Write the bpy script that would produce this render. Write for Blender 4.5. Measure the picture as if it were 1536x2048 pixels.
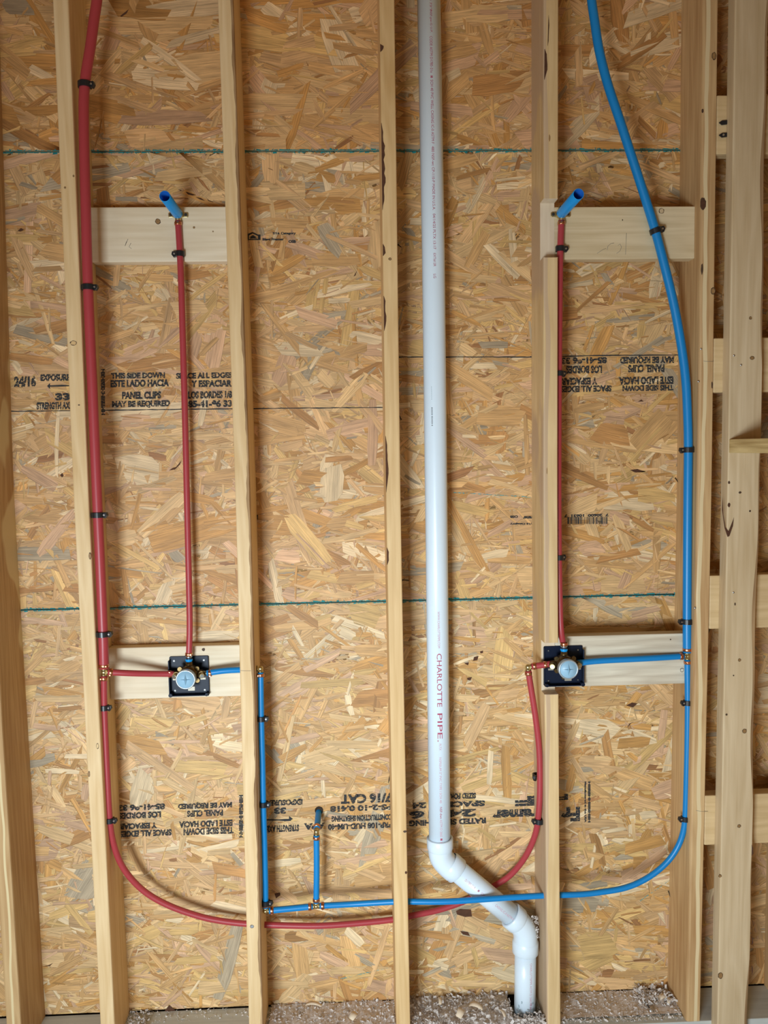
import bpy, bmesh, math, random
import numpy as np
from mathutils import Vector, Matrix

for o in list(bpy.data.objects):
    bpy.data.objects.remove(o, do_unlink=True)
SC = bpy.context.scene
COL = SC.collection

# ------------------------------------------------------------------ camera
FPX = 1634.43
CX, CD, YAW, PITCH, ROLL = -0.11843, 2.1251, 0.039178, -0.075286, -0.017016
cy, sy, cp, sp = math.cos(YAW), math.sin(YAW), math.cos(PITCH), math.sin(PITCH)
F_ = np.array([sy * cp, cy * cp, sp])
R_ = np.array([cy, -sy, 0.0])
U_ = np.cross(R_, F_)
R2 = R_ * math.cos(ROLL) + U_ * math.sin(ROLL)
U2 = -R_ * math.sin(ROLL) + U_ * math.cos(ROLL)
CAM = np.array([CX, -CD, 0.0])

def P(px, py, y):
    """world point on the plane at depth y (0 = stud fronts, .14 = sheathing) seen at that place of the photo"""
    d = F_ + R2 * ((px - 768) / FPX) + U2 * ((1024 - py) / FPX)
    t = (y - CAM[1]) / d[1]
    return Vector(CAM + d * t)

_z = P(1390, 2043, 0)[2]
CAM[2] = 0.038 - _z          # floor at z = 0, sole plate top at z = .038
ZP = 0.038
cam_d = bpy.data.cameras.new('camera')
cam_d.sensor_fit = 'HORIZONTAL'
cam_d.sensor_width = 36
cam_d.lens = FPX * 36 / 1536
cam = bpy.data.objects.new('camera', cam_d)
COL.objects.link(cam)
M = Matrix(((R2[0], U2[0], -F_[0], CAM[0]), (R2[1], U2[1], -F_[1], CAM[1]),
            (R2[2], U2[2], -F_[2], CAM[2]), (0, 0, 0, 1)))
cam.matrix_world = M
SC.camera = cam

# ------------------------------------------------------------------ world, lights, exposure
SC.view_settings.view_transform = 'Standard'
SC.view_settings.look = 'None'
SC.view_settings.gamma = 1
SC.view_settings.use_curve_mapping = False
SC.view_settings.exposure = -0.40
wd = bpy.data.worlds.new('world')
SC.world = wd
wd.use_nodes = True
wb = wd.node_tree.nodes['Background']
wb.inputs[0].default_value = (1.0, 0.80, 0.52, 1)
wb.inputs[1].default_value = 0.30

def area(name, loc, target, sx, sy_, power, color):
    l = bpy.data.lights.new(name, 'AREA')
    l.shape = 'RECTANGLE'
    l.size, l.size_y, l.energy, l.color = sx, sy_, power, color
    o = bpy.data.objects.new(name, l)
    COL.objects.link(o)
    o.location = loc
    o.rotation_euler = (Vector(target) - Vector(loc)).to_track_quat('-Z', 'Y').to_euler()
    return o
# daylight through the open garage door behind and left of the viewer, and the sunlit slab at its sill
area('door_daylight', (-0.95, -2.7, 0.62), (0.05, 0, 0.78), 0.7, 0.8, 43, (0.79, 0.92, 1.0)).data.spread = math.radians(105)
area('side_window_daylight', (-1.85, -1.9, 0.9), (0.0, 0, 1.0), 0.5, 0.9, 5, (1.0, 0.97, 0.92))
area('sunlit_slab_bounce', (-0.2, -2.2, 0.05), (0.05, 0.05, 0.9), 2.4, 1.4, 7, (0.79, 0.92, 1.0))

# ------------------------------------------------------------------ helpers
def col_(c, a=1):
    return (c[0], c[1], c[2], a)

def principled(name, color, rough=.5, metal=0, spec=.5, noise=0, nscale=30):
    m = bpy.data.materials.new(name)
    m.use_nodes = True
    nt = m.node_tree
    b = nt.nodes['Principled BSDF']
    b.inputs['Base Color'].default_value = col_(color)
    b.inputs['Roughness'].default_value = rough
    b.inputs['Metallic'].default_value = metal
    b.inputs['Specular IOR Level'].default_value = spec
    tc = nt.nodes.new('ShaderNodeTexCoord')
    n = nt.nodes.new('ShaderNodeTexNoise')
    n.inputs['Scale'].default_value = nscale
    n.inputs['Detail'].default_value = 4
    nt.links.new(tc.outputs['Object'], n.inputs['Vector'])
    mr = nt.nodes.new('ShaderNodeMapRange')
    mr.inputs[3].default_value = 1 - noise
    mr.inputs[4].default_value = 1 + noise
    nt.links.new(n.outputs['Fac'], mr.inputs[0])
    mx = nt.nodes.new('ShaderNodeVectorMath')
    mx.operation = 'SCALE'
    mx.inputs[0].default_value = color
    nt.links.new(mr.outputs[0], mx.inputs['Scale'])
    nt.links.new(mx.outputs[0], b.inputs['Base Color'])
    return m

def wood(name, ca, cb, axis='Z', rough=.6, seed=0.0, contrast=1.0, streak=None):
    """sawn softwood: long fibres and a few growth-ring lines along one axis"""
    m = bpy.data.materials.new(name)
    m.use_nodes = True
    nt = m.node_tree
    L = nt.links.new
    b = nt.nodes['Principled BSDF']
    b.inputs['Roughness'].default_value = rough
    b.inputs['Specular IOR Level'].default_value = .35
    tc = nt.nodes.new('ShaderNodeTexCoord')
    def mapping(scale, off=0):
        mp = nt.nodes.new('ShaderNodeMapping')
        s = list(scale)
        mp.inputs['Scale'].default_value = s
        mp.inputs['Location'].default_value = (seed * 3.1 + off, seed * 1.7 + off, seed * .9 + off)
        L(tc.outputs['Object'], mp.inputs['Vector'])
        return mp
    ax = {'X': 0, 'Y': 1, 'Z': 2}[axis]
    s1 = [95, 95, 95]; s1[ax] = 3.5
    s2 = [14, 14, 14]; s2[ax] = 1.1
    s3 = [4, 4, 4]; s3[ax] = 2.2
    n1 = nt.nodes.new('ShaderNodeTexNoise'); n1.inputs['Scale'].default_value = 1; n1.inputs['Detail'].default_value = 5; n1.inputs['Roughness'].default_value = .62
    L(mapping(s1).outputs[0], n1.inputs['Vector'])
    n2 = nt.nodes.new('ShaderNodeTexNoise'); n2.inputs['Scale'].default_value = 1; n2.inputs['Detail'].default_value = 2
    L(mapping(s2, 5).outputs[0], n2.inputs['Vector'])
    ml = nt.nodes.new('ShaderNodeMath'); ml.operation = 'MULTIPLY'; ml.inputs[1].default_value = 9.0
    L(n2.outputs['Fac'], ml.inputs[0])
    fr = nt.nodes.new('ShaderNodeMath'); fr.operation = 'PINGPONG'; fr.inputs[1].default_value = .5
    L(ml.outputs[0], fr.inputs[0])
    n3 = nt.nodes.new('ShaderNodeTexNoise'); n3.inputs['Scale'].default_value = 1; n3.inputs['Detail'].default_value = 3
    L(mapping(s3, 9).outputs[0], n3.inputs['Vector'])
    # factor = .45*n1 + .5*ring + .5*n3
    a1 = nt.nodes.new('ShaderNodeMath'); a1.operation = 'MULTIPLY_ADD'; a1.inputs[1].default_value = .9 * contrast; a1.inputs[2].default_value = .05 - .45 * (contrast - 1)
    L(n1.outputs['Fac'], a1.inputs[0])
    a2 = nt.nodes.new('ShaderNodeMath'); a2.operation = 'MULTIPLY_ADD'; a2.inputs[1].default_value = .5
    L(fr.outputs[0], a2.inputs[0]); L(a1.outputs[0], a2.inputs[2])
    a3 = nt.nodes.new('ShaderNodeMath'); a3.operation = 'MULTIPLY_ADD'; a3.inputs[1].default_value = .9
    L(n3.outputs['Fac'], a3.inputs[0]); L(a2.outputs[0], a3.inputs[2])
    mr = nt.nodes.new('ShaderNodeMapRange'); mr.inputs[1].default_value = .7; mr.inputs[2].default_value = 1.5
    L(a3.outputs[0], mr.inputs[0])
    mix = nt.nodes.new('ShaderNodeMix'); mix.data_type = 'RGBA'
    mix.inputs['A'].default_value = col_(ca); mix.inputs['B'].default_value = col_(cb)
    L(mr.outputs[0], mix.inputs['Factor'])
    out = mix.outputs['Result']
    if streak:     # (x_local_centre, half_width, colour): a heartwood stripe along the stick
        sx = nt.nodes.new('ShaderNodeSeparateXYZ'); L(tc.outputs['Object'], sx.inputs[0])
        nz = nt.nodes.new('ShaderNodeTexNoise'); nz.inputs['Scale'].default_value = 1
        L(mapping((6, 6, 3.0), 2).outputs[0], nz.inputs['Vector'])
        ad = nt.nodes.new('ShaderNodeMath'); ad.operation = 'MULTIPLY_ADD'; ad.inputs[1].default_value = -.03
        L(nz.outputs['Fac'], ad.inputs[0]); L(sx.outputs['X'], ad.inputs[2])
        sb = nt.nodes.new('ShaderNodeMath'); sb.operation = 'SUBTRACT'; sb.inputs[1].default_value = streak[0] - .015
        L(ad.outputs[0], sb.inputs[0])
        ab = nt.nodes.new('ShaderNodeMath'); ab.operation = 'ABSOLUTE'; L(sb.outputs[0], ab.inputs[0])
        m2 = nt.nodes.new('ShaderNodeMapRange'); m2.inputs[1].default_value = streak[1] * 1.15; m2.inputs[2].default_value = streak[1] * .85
        L(ab.outputs[0], m2.inputs[0])
        mx2 = nt.nodes.new('ShaderNodeMix'); mx2.data_type = 'RGBA'; mx2.inputs['B'].default_value = col_(streak[2])
        L(out, mx2.inputs['A']); L(m2.outputs[0], mx2.inputs['Factor'])
        out = mx2.outputs['Result']
    L(out, b.inputs['Base Color'])
    bp = nt.nodes.new('ShaderNodeBump'); bp.inputs['Strength'].default_value = .25; bp.inputs['Distance'].default_value = .001
    L(n1.outputs['Fac'], bp.inputs['Height']); L(bp.outputs[0], b.inputs['Normal'])
    return m

def tag(o, label=None, cat=None, group=None, kind=None):
    if label: o['label'] = label
    if cat: o['category'] = cat
    if group: o['group'] = group
    if kind: o['kind'] = kind
    return o

def empty(name, loc, label, cat, group=None):
    o = bpy.data.objects.new(name, None)
    o.empty_display_size = .02
    COL.objects.link(o)
    o.location = loc
    return tag(o, label, cat, group)

class MB:
    """collects vertices and faces for one mesh"""
    def __init__(s):
        s.v, s.f, s.mi, s.sm = [], [], [], []
    def add(s, v, f, mi=0, smooth=False):
        n = len(s.v)
        s.v += [Vector(a) for a in v]
        s.f += [tuple(i + n for i in g) for g in f]
        s.mi += [mi] * len(f)
        s.sm += [smooth] * len(f)
        return s
    def box(s, a, b, mi=0):
        x0, y0, z0 = a; x1, y1, z1 = b
        v = [(x0, y0, z0), (x1, y0, z0), (x1, y1, z0), (x0, y1, z0), (x0, y0, z1), (x1, y0, z1), (x1, y1, z1), (x0, y1, z1)]
        return s.add(v, [(0, 3, 2, 1), (4, 5, 6, 7), (0, 1, 5, 4), (1, 2, 6, 5), (2, 3, 7, 6), (3, 0, 4, 7)], mi)
    def prism(s, poly, n, depth, mi=0):
        """closed outline extruded along n*depth"""
        n = Vector(n) * depth
        k = len(poly)
        v = [Vector(p) for p in poly] + [Vector(p) + n for p in poly]
        f = [tuple(range(k))[::-1], tuple(range(k, 2 * k))] + [(i, (i + 1) % k, k + (i + 1) % k, k + i) for i in range(k)]
        return s.add(v, f, mi)
    def tube(s, pts, rad, n=18, mi=0, caps=True, smooth=True, inner=None):
        pts = [Vector(p) for p in pts]
        rs = rad if isinstance(rad, (list, tuple)) else [rad] * len(pts)
        t = (pts[1] - pts[0]).normalized()
        u = t.orthogonal().normalized()
        vs = []
        for i, p in enumerate(pts):
            if 0 < i < len(pts) - 1: t2 = (pts[i + 1] - pts[i - 1])
            elif i == 0: t2 = pts[1] - pts[0]
            else: t2 = pts[-1] - pts[-2]
            if t2.length > 1e-9:
                t2.normalize()
            else:
                t2 = t
            u = (u - t2 * u.dot(t2)).normalized()
            w = t2.cross(u)
            t = t2
            for k in range(n):
                a = 2 * math.pi * k / n
                vs.append(p + (u * math.cos(a) + w * math.sin(a)) * rs[i])
        f = []
        m = len(pts)
        for i in range(m - 1):
            for k in range(n):
                f.append((i * n + k, i * n + (k + 1) % n, (i + 1) * n + (k + 1) % n, (i + 1) * n + k))
        s.add(vs, f, mi, smooth)
        if caps:
            b = len(s.v) - len(vs)
            s.f.append(tuple(b + k for k in range(n))[::-1]); s.mi.append(mi); s.sm.append(False)
            s.f.append(tuple(b + (m - 1) * n + k for k in range(n))); s.mi.append(mi); s.sm.append(False)
        return s
    def cyl(s, a, b, r0, r1=None, n=20, mi=0, smooth=True):
        """straight cylinder with crisp ends"""
        r1 = r0 if r1 is None else r1
        return s.tube([a, b], [r0, r1], n, mi, True, smooth)
    def lathe(s, c, axis, prof, n=28, mi=0, smooth=True):
        """profile of (distance along axis, radius)"""
        axis = Vector(axis).normalized(); c = Vector(c)
        u = axis.orthogonal().normalized(); w = axis.cross(u)
        vs = [c + axis * d + (u * math.cos(2 * math.pi * k / n) + w * math.sin(2 * math.pi * k / n)) * r for d, r in prof for k in range(n)]
        f = [(i * n + k, i * n + (k + 1) % n, (i + 1) * n + (k + 1) % n, (i + 1) * n + k) for i in range(len(prof) - 1) for k in range(n)]
        return s.add(vs, f, mi, smooth)
    def ball(s, c, r, mi=0, n=12):
        prof = [(-r * math.cos(math.pi * i / 8), r * math.sin(math.pi * i / 8) + 1e-5) for i in range(9)]
        return s.lathe(c, (0, 0, 1), prof, n, mi)
    def build(s, name, mats, parent=None, loc=None, bevel=0):
        me = bpy.data.meshes.new(name)
        o = bpy.data.objects.new(name, me)
        if parent is not None:
            base = parent_world(parent)
            o.parent = parent
            org = base
        else:
            if loc is None:
                xs = [v.x for v in s.v]; ys = [v.y for v in s.v]; zs = [v.z for v in s.v]
                loc = ((min(xs) + max(xs)) / 2, (min(ys) + max(ys)) / 2, min(zs))
            org = Vector(loc)
            o.location = org
        me.from_pydata([v - org for v in s.v], [], s.f)
        for m in (mats if isinstance(mats, (list, tuple)) else [mats]):
            me.materials.append(m)
        me.polygons.foreach_set('material_index', s.mi)
        me.polygons.foreach_set('use_smooth', s.sm)
        me.update()
        me.validate()
        COL.objects.link(o)
        if bevel:
            b = o.modifiers.new('bevel', 'BEVEL')
            b.width = bevel; b.segments = 2; b.limit_method = 'ANGLE'
        return o

def parent_world(p):
    w = Vector(p.location)
    while p.parent is not None:
        p = p.parent
        w += Vector(p.location)
    return w

def smooth_path(pts, step=.006):
    pts = [Vector(p) for p in pts]
    q = [pts[0] * 2 - pts[1]] + pts + [pts[-1] * 2 - pts[-2]]
    out = []
    for i in range(1, len(q) - 2):
        p0, p1, p2, p3 = q[i - 1:i + 3]
        n = max(2, int((p2 - p1).length / step))
        for k in range(n):
            t = k / n
            out.append(.5 * ((2 * p1) + (p2 - p0) * t + (2 * p0 - 5 * p1 + 4 * p2 - p3) * t * t + (3 * p1 - p0 - 3 * p2 + p3) * t ** 3))
    out.append(pts[-1])
    # relax the small kinks of hand-read points
    for _ in range(12):
        out = [out[0]] + [(out[i - 1] + out[i] * 2 + out[i + 1]) / 4 for i in range(1, len(out) - 1)] + [out[-1]]
    return out

# ------------------------------------------------------------------ materials
PINE = wood('pine_pale', (.64, .425, .20), (.85, .65, .39), seed=1)
PINE2 = wood('pine_warm', (.58, .36, .15), (.81, .58, .31), seed=2)
PINE3 = wood('pine_yellow', (.59, .38, .165), (.82, .61, .34), seed=3)
PINE_E = wood('pine_two_tone', (.54, .35, .155), (.78, .58, .32), seed=4, streak=(-.012, .006, (.55, .385, .24)))
PINE_F = wood('pine_heartwood', (.42, .23, .095), (.68, .46, .23), seed=5, contrast=1.2, streak=(-.006, .005, (.74, .58, .34)))
PINE_G = wood('pine_greyed', (.54, .387, .215), (.74, .58, .375), seed=6)
PINE_A = wood('pine_orange', (.40, .22, .085), (.66, .46, .235), seed=7, streak=(.016, .003, (.72, .58, .33)))
BLOCK1 = wood('spruce_block', (.68, .545, .36), (.87, .76, .585), axis='X', seed=8)
BLOCK2 = wood('spruce_block_tan', (.54, .405, .225), (.76, .62, .41), axis='X', seed=9)
BLOCK3 = wood('spruce_block_grey', (.50, .42, .315), (.84, .77, .62), axis='X', seed=10, contrast=1.25)
LADDER = wood('pine_ladder_block', (.52, .34, .155), (.73, .54, .30), axis='X', seed=11)
PLATE = wood('sole_plate_wood', (.46, .48, .45), (.68, .70, .66), axis='X', seed=12)  # cool daylight on the plate is put into this grey
CUT = wood('fresh_cut_wood', (.62, .47, .32), (.80, .67, .50), seed=13)
WANE = wood('wane_brown', (.22, .115, .05), (.56, .37, .195), seed=14, contrast=1.5, rough=.8)
BARK = principled('bark_dark', (.085, .032, .014), .9, noise=.5, nscale=90)
KNOT = principled('knot_brown', (.30, .165, .06), .6, noise=.35, nscale=200)
KNOTD = principled('knot_dark', (.075, .038, .018), .7, noise=.4, nscale=200)
REDP = principled('red_tubing', (.40, .045, .055), .38, spec=.45, noise=.04, nscale=12)
BLUEP = principled('blue_tubing', (.002, .215, .56), .36, spec=.45, noise=.04, nscale=12)
BLUES = principled('bright_blue_tube', (.004, .30, .76), .30, spec=.4)
BLUEB = principled('blue_tube_bore', (.004, .11, .48), .5)
COPPER = principled('copper_ring', (.62, .27, .15), .28, 1, noise=.25, nscale=260)
BRASS = principled('brass', (.56, .47, .25), .34, 1, noise=.15, nscale=120)
BRASSD = principled('tarnished_brass', (.13, .085, .035), .38, .9, noise=.5, nscale=110)
CHROME = principled('chrome', (.62, .66, .70), .28, 1)
BLACKP = principled('black_plastic', (.010, .012, .016), .33, spec=.5)
BLACKB = principled('black_box_plastic', (.005, .010, .027), .42, spec=.18)
BRKT = principled('dull_bracket', (.34, .31, .25), .5, .5)
RIM = principled('cap_rim', (.42, .50, .57), .35, .6)
DIAL = principled('pale_blue_cap', (.30, .50, .66), .38, spec=.4)
DIALG = principled('cap_rib_blue', (.24, .42, .56), .42)
STEEL = principled('galvanised_steel', (.55, .57, .60), .35, 1)
NAILD = principled('dark_nail', (.05, .045, .04), .5, .6)
PVC = principled('white_pvc', (.72, .83, .93), .28, spec=.5, noise=.02, nscale=20)
REDINK = principled('red_ink', (.42, .06, .12), .6)
REDINKP = principled('pale_red_ink', (.62, .34, .42), .6)
GREYINK = principled('grey_smudge', (.28, .36, .40), .6, noise=.3, nscale=80)
TEAL = principled('teal_edge_paint', (.010, .225, .235), .7, noise=.55, nscale=60)
DUST = principled('sawdust_pale', (.66, .60, .56), .9, noise=.25, nscale=150)
SHAV = principled('shaving_wood', (.74, .60, .44), .7, noise=.2, nscale=60)
DARKWOOD = principled('dark_backing', (.035, .020, .011), .95)
CONC = principled('concrete', (.40, .40, .38), .85, noise=.2, nscale=6)

def ink_material(name, color=(.022, .024, .027), cut=.50):
    m = bpy.data.materials.new(name)
    m.use_nodes = True
    nt = m.node_tree; L = nt.links.new
    b = nt.nodes['Principled BSDF']
    b.inputs['Base Color'].default_value = col_(color)
    b.inputs['Roughness'].default_value = .8
    tc = nt.nodes.new('ShaderNodeTexCoord')
    mp = nt.nodes.new('ShaderNodeMapping'); mp.inputs['Scale'].default_value = (130, 1, 420)
    L(tc.outputs['Object'], mp.inputs['Vector'])
    n = nt.nodes.new('ShaderNodeTexNoise'); n.inputs['Scale'].default_value = 1; n.inputs['Detail'].default_value = 2
    L(mp.outputs[0], n.inputs['Vector'])
    mr = nt.nodes.new('ShaderNodeMapRange'); mr.inputs[1].default_value = cut - .08; mr.inputs[2].default_value = cut + .02
    L(n.outputs['Fac'], mr.inputs[0])
    L(mr.outputs[0], b.inputs['Alpha'])
    return m
INK = ink_material('black_stamp_ink', cut=.43)
INKL = ink_material('black_line_ink', cut=.30)
INKS = ink_material('small_black_ink', cut=.30)

# ------------------------------------------------------------------ OSB sheathing
def osb_material():
    m = bpy.data.materials.new('osb_strands')
    m.use_nodes = True
    nt = m.node_tree; L = nt.links.new
    b = nt.nodes['Principled BSDF']
    b.inputs['Roughness'].default_value = .52
    b.inputs['Specular IOR Level'].default_value = .4
    at = nt.nodes.new('ShaderNodeAttribute'); at.attribute_name = 'strand_colour'
    uv = nt.nodes.new('ShaderNodeUVMap'); uv.uv_map = 'grain'
    mp = nt.nodes.new('ShaderNodeMapping'); mp.inputs['Scale'].default_value = (10, 420, 1)
    L(uv.outputs[0], mp.inputs['Vector'])
    n = nt.nodes.new('ShaderNodeTexNoise'); n.inputs['Scale'].default_value = 1; n.inputs['Detail'].default_value = 4; n.inputs['Roughness'].default_value = .6
    n.inputs['Distortion'].default_value = .6
    L(mp.outputs[0], n.inputs['Vector'])
    mr = nt.nodes.new('ShaderNodeMapRange'); mr.inputs[1].default_value = .28; mr.inputs[2].default_value = .72
    mr.inputs[3].default_value = .60; mr.inputs[4].default_value = 1.30
    L(n.outputs['Fac'], mr.inputs[0])
    mp2 = nt.nodes.new('ShaderNodeMapping'); mp2.inputs['Scale'].default_value = (9, 45, 1)
    L(uv.outputs[0], mp2.inputs['Vector'])
    n2 = nt.nodes.new('ShaderNodeTexNoise'); n2.inputs['Scale'].default_value = 1; n2.inputs['Detail'].default_value = 3
    L(mp2.outputs[0], n2.inputs['Vector'])
    mr2 = nt.nodes.new('ShaderNodeMapRange'); mr2.inputs[1].default_value = .3; mr2.inputs[2].default_value = .7
    mr2.inputs[3].default_value = .80; mr2.inputs[4].default_value = 1.18
    L(n2.outputs['Fac'], mr2.inputs[0])
    ue = nt.nodes.new('ShaderNodeUVMap'); ue.uv_map = 'edge'
    se = nt.nodes.new('ShaderNodeSeparateXYZ'); L(ue.outputs[0], se.inputs[0])
    # strand rims darkened in place of thin shadows between strands: distance to the nearest side, in metres
    e1 = nt.nodes.new('ShaderNodeMapRange'); e1.inputs[1].default_value = 0; e1.inputs[2].default_value = .0013
    e1.inputs[3].default_value = .50; e1.inputs[4].default_value = 1.0
    L(se.outputs['X'], e1.inputs[0])
    m1 = nt.nodes.new('ShaderNodeMath'); m1.operation = 'MULTIPLY'; L(mr.outputs[0], m1.inputs[0]); L(mr2.outputs[0], m1.inputs[1])
    m2 = nt.nodes.new('ShaderNodeMath'); m2.operation = 'MULTIPLY'; L(m1.outputs[0], m2.inputs[0]); L(e1.outputs[0], m2.inputs[1])
    sc = nt.nodes.new('ShaderNodeVectorMath'); sc.operation = 'SCALE'
    L(at.outputs['Color'], sc.inputs[0]); L(m2.outputs[0], sc.inputs['Scale'])
    L(sc.outputs[0], b.inputs['Base Color'])
    bp = nt.nodes.new('ShaderNodeBump'); bp.inputs['Strength'].default_value = .35; bp.inputs['Distance'].default_value = .0012
    L(m2.outputs[0], bp.inputs['Height']); L(bp.outputs[0], b.inputs['Normal'])
    return m
OSB = osb_material()

PAL = np.array([(.61, .350, .140), (.69, .440, .205), (.64, .385, .178), (.76, .555, .325), (.57, .292, .088), (.49, .242, .080),
                (.61, .365, .205), (.42, .320, .205), (.38, .175, .065), (.10, .035, .014), (.66, .41, .155)])
PALW = np.array([.22, .17, .16, .07, .10, .05, .10, .028, .014, 0, .11])

def osb_sheet(name, x0, x1, z0, z1, seed, warm=1.0, big=1.0):
    """one sheet: a backing slab 11 mm thick and thousands of overlapping strands pressed into its face"""
    rng = np.random.default_rng(seed)
    area_ = (x1 - x0) * (z1 - z0)
    groups = [(int(area_ * 1500 / big), .105 * big, .33, .022 * big, .45), (int(area_ * 3000), .066, .38, .0105, .45), (int(area_ * 3600), .040, .45, .0042, .5)]
    Ls, Ws, ly = [], [], []
    for gi, (n, l, ls, w, ws) in enumerate(groups):
        Ls.append(l * np.exp(rng.normal(0, ls, n))); Ws.append(w * np.exp(rng.normal(0, ws, n)))
        ly.append(rng.random(n) * (1.0, .99, .95)[gi])
    Lh = np.concatenate(Ls) / 2; Wh = np.concatenate(Ws) / 2; dep = np.concatenate(ly)
    n = len(Lh)
    cx = rng.uniform(x0, x1, n); cz = rng.uniform(z0, z1, n)
    mode = rng.random(n)
    ang = np.where(mode < .42, rng.normal(0, math.radians(13), n), np.where(mode < .72, rng.normal(0, math.radians(50), n), rng.uniform(-math.pi / 2, math.pi / 2, n)))
    K = 5
    t = np.linspace(-1, 1, K)
    # outline: K stations along the strand, two rails plus skewed, chipped ends
    skew = np.clip(rng.normal(0, .5, (n, 2)) * Wh[:, None], -.22 * Lh[:, None], .22 * Lh[:, None])
    Wh = np.minimum(Wh, Lh * .8)
    up = np.empty((n, K, 2)); lo = np.empty((n, K, 2))
    taper = rng.uniform(.6, 1.0, (n, 2))
    bend = rng.normal(0, .02, n) * Lh
    for k in range(K):
        tt = t[k]
        wob = rng.normal(0, .07, (n, 2)) * Wh[:, None]
        tw = np.where(tt < -.5, taper[:, 0], np.where(tt > .5, taper[:, 1], 1.0))
        sk = skew[:, 0] if k == 0 else (skew[:, 1] if k == K - 1 else 0)
        yy = bend * (1 - tt * tt)
        up[:, k, 0] = Lh * tt + sk; up[:, k, 1] = Wh * tw + wob[:, 0] + yy
        lo[:, k, 0] = Lh * tt - sk; lo[:, k, 1] = -Wh * tw + wob[:, 1] + yy
    loc = np.concatenate([lo, up], 1)                 # n, 2K, 2
    ca, sa = np.cos(ang), np.sin(ang)
    X = cx[:, None] + loc[..., 0] * ca[:, None] - loc[..., 1] * sa[:, None]
    Z = cz[:, None] + loc[..., 0] * sa[:, None] + loc[..., 1] * ca[:, None]
    X = np.clip(X, x0, x1); Z = np.clip(Z, z0 + rng.uniform(0, .0012, (n, 1)), z1 - rng.uniform(0, .0012, (n, 1)))
    tiltv = rng.normal(0, .010, (n, 1))
    Y = .1396 - dep[:, None] * .0014 + np.clip(tiltv * loc[..., 1], -.00012, .00012)
    V = np.stack([X, Y, Z], -1).reshape(-1, 3)
    q = []
    for k in range(K - 1):
        q.append([k, k + 1, K + k + 1, K + k])
    q = np.array(q)
    Fq = (np.arange(n)[:, None, None] * (2 * K) + q[None]).reshape(-1, 4)
    # backing slab
    nb = len(V)
    bx = np.array([(x0, .1397, z0), (x1, .1397, z0), (x1, .1397, z1), (x0, .1397, z1), (x0, .151, z0), (x1, .151, z0), (x1, .151, z1), (x0, .151, z1)])
    bf = np.array([(0, 1, 2, 3), (5, 4, 7, 6), (4, 5, 1, 0), (3, 2, 6, 7), (4, 0, 3, 7), (1, 5, 6, 2)]) + nb
    V = np.concatenate([V, bx]); FF = np.concatenate([Fq, bf])
    org = np.array([(x0 + x1) / 2, .14, z0])
    me = bpy.data.meshes.new(name)
    me.vertices.add(len(V)); me.vertices.foreach_set('co', (V - org).astype(np.float32).ravel())
    me.loops.add(len(FF) * 4); me.loops.foreach_set('vertex_index', FF.astype(np.int32).ravel())
    me.polygons.add(len(FF)); me.polygons.foreach_set('loop_start', np.arange(0, len(FF) * 4, 4, dtype=np.int32))
    me.update(calc_edges=True)
    pal = PAL.copy(); pal[:, 1] *= warm; pal[:, 2] *= warm ** 2
    ci = rng.choice(len(PAL), n, p=PALW / PALW.sum())
    ng0 = groups[0][0]
    dark = (np.isin(ci, (8, 9))) & (np.arange(n) < ng0)
    ci = np.where(dark, 5, ci)
    c = pal[ci] * np.exp(rng.normal(0, .085, (n, 1)))
    c = np.clip(c, 0, .95)
    cc = np.repeat(c, 2 * K, 0)
    cc = np.concatenate([cc, np.tile([[.40, .24, .10]], (8, 1))])
    ca_ = me.color_attributes.new('strand_colour', 'FLOAT_COLOR', 'POINT')
    ca_.data.foreach_set('color', np.concatenate([cc, np.ones((len(cc), 1))], 1).astype(np.float32).ravel())
    off = rng.uniform(0, 50, (n, 1, 2))
    guv = (loc + off).reshape(-1, 2); guv = np.concatenate([guv, bx[:, [0, 2]]])
    e = np.zeros((n, 2 * K, 2))
    # edge map: a middle rail would cost more faces; corners carry 0 and the face interpolates width, so store side distance via v
    e[:, :K, 0] = 0; e[:, K:, 0] = 2 * Wh[:, None]
    euv = np.concatenate([e.reshape(-1, 2), np.full((8, 2), .01)])
    li = FF.ravel()
    u1 = me.uv_layers.new(name='grain'); u1.data.foreach_set('uv', guv[li].astype(np.float32).ravel())
    u2 = me.uv_layers.new(name='edge'); u2.data.foreach_set('uv', euv[li].astype(np.float32).ravel())
    me.materials.append(OSB)
    o = bpy.data.objects.new(name, me)
    o.location = org
    COL.objects.link(o)
    return o

def zrow(col, row, y=.14):
    return P(col, row, y).z
Z_UP = zrow(700, 302.5); Z_LO = zrow(700, 1204)
XL, XR = -1.32, 1.125
OSB_TOP = osb_sheet('wall_back', XL, XR, Z_UP + .0015, 2.98, 11, .92, 1.45)
OSB_MID = osb_sheet('wall_back', XL, XR, Z_LO + .0015, Z_UP - .0015, 12, .98, 1.1)
OSB_BOT = osb_sheet('wall_back', XL, XR, ZP + .004, Z_LO - .0015, 13, 1.04, 1.15)
for o, l in ((OSB_TOP, 'top sheet of strand board sheathing above the upper teal seam'),
             (OSB_MID, 'middle sheet of strand board sheathing between the two teal seams'),
             (OSB_BOT, 'bottom sheet of strand board sheathing below the lower teal seam')):
    tag(o, l, 'wall', None, 'structure')

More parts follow.
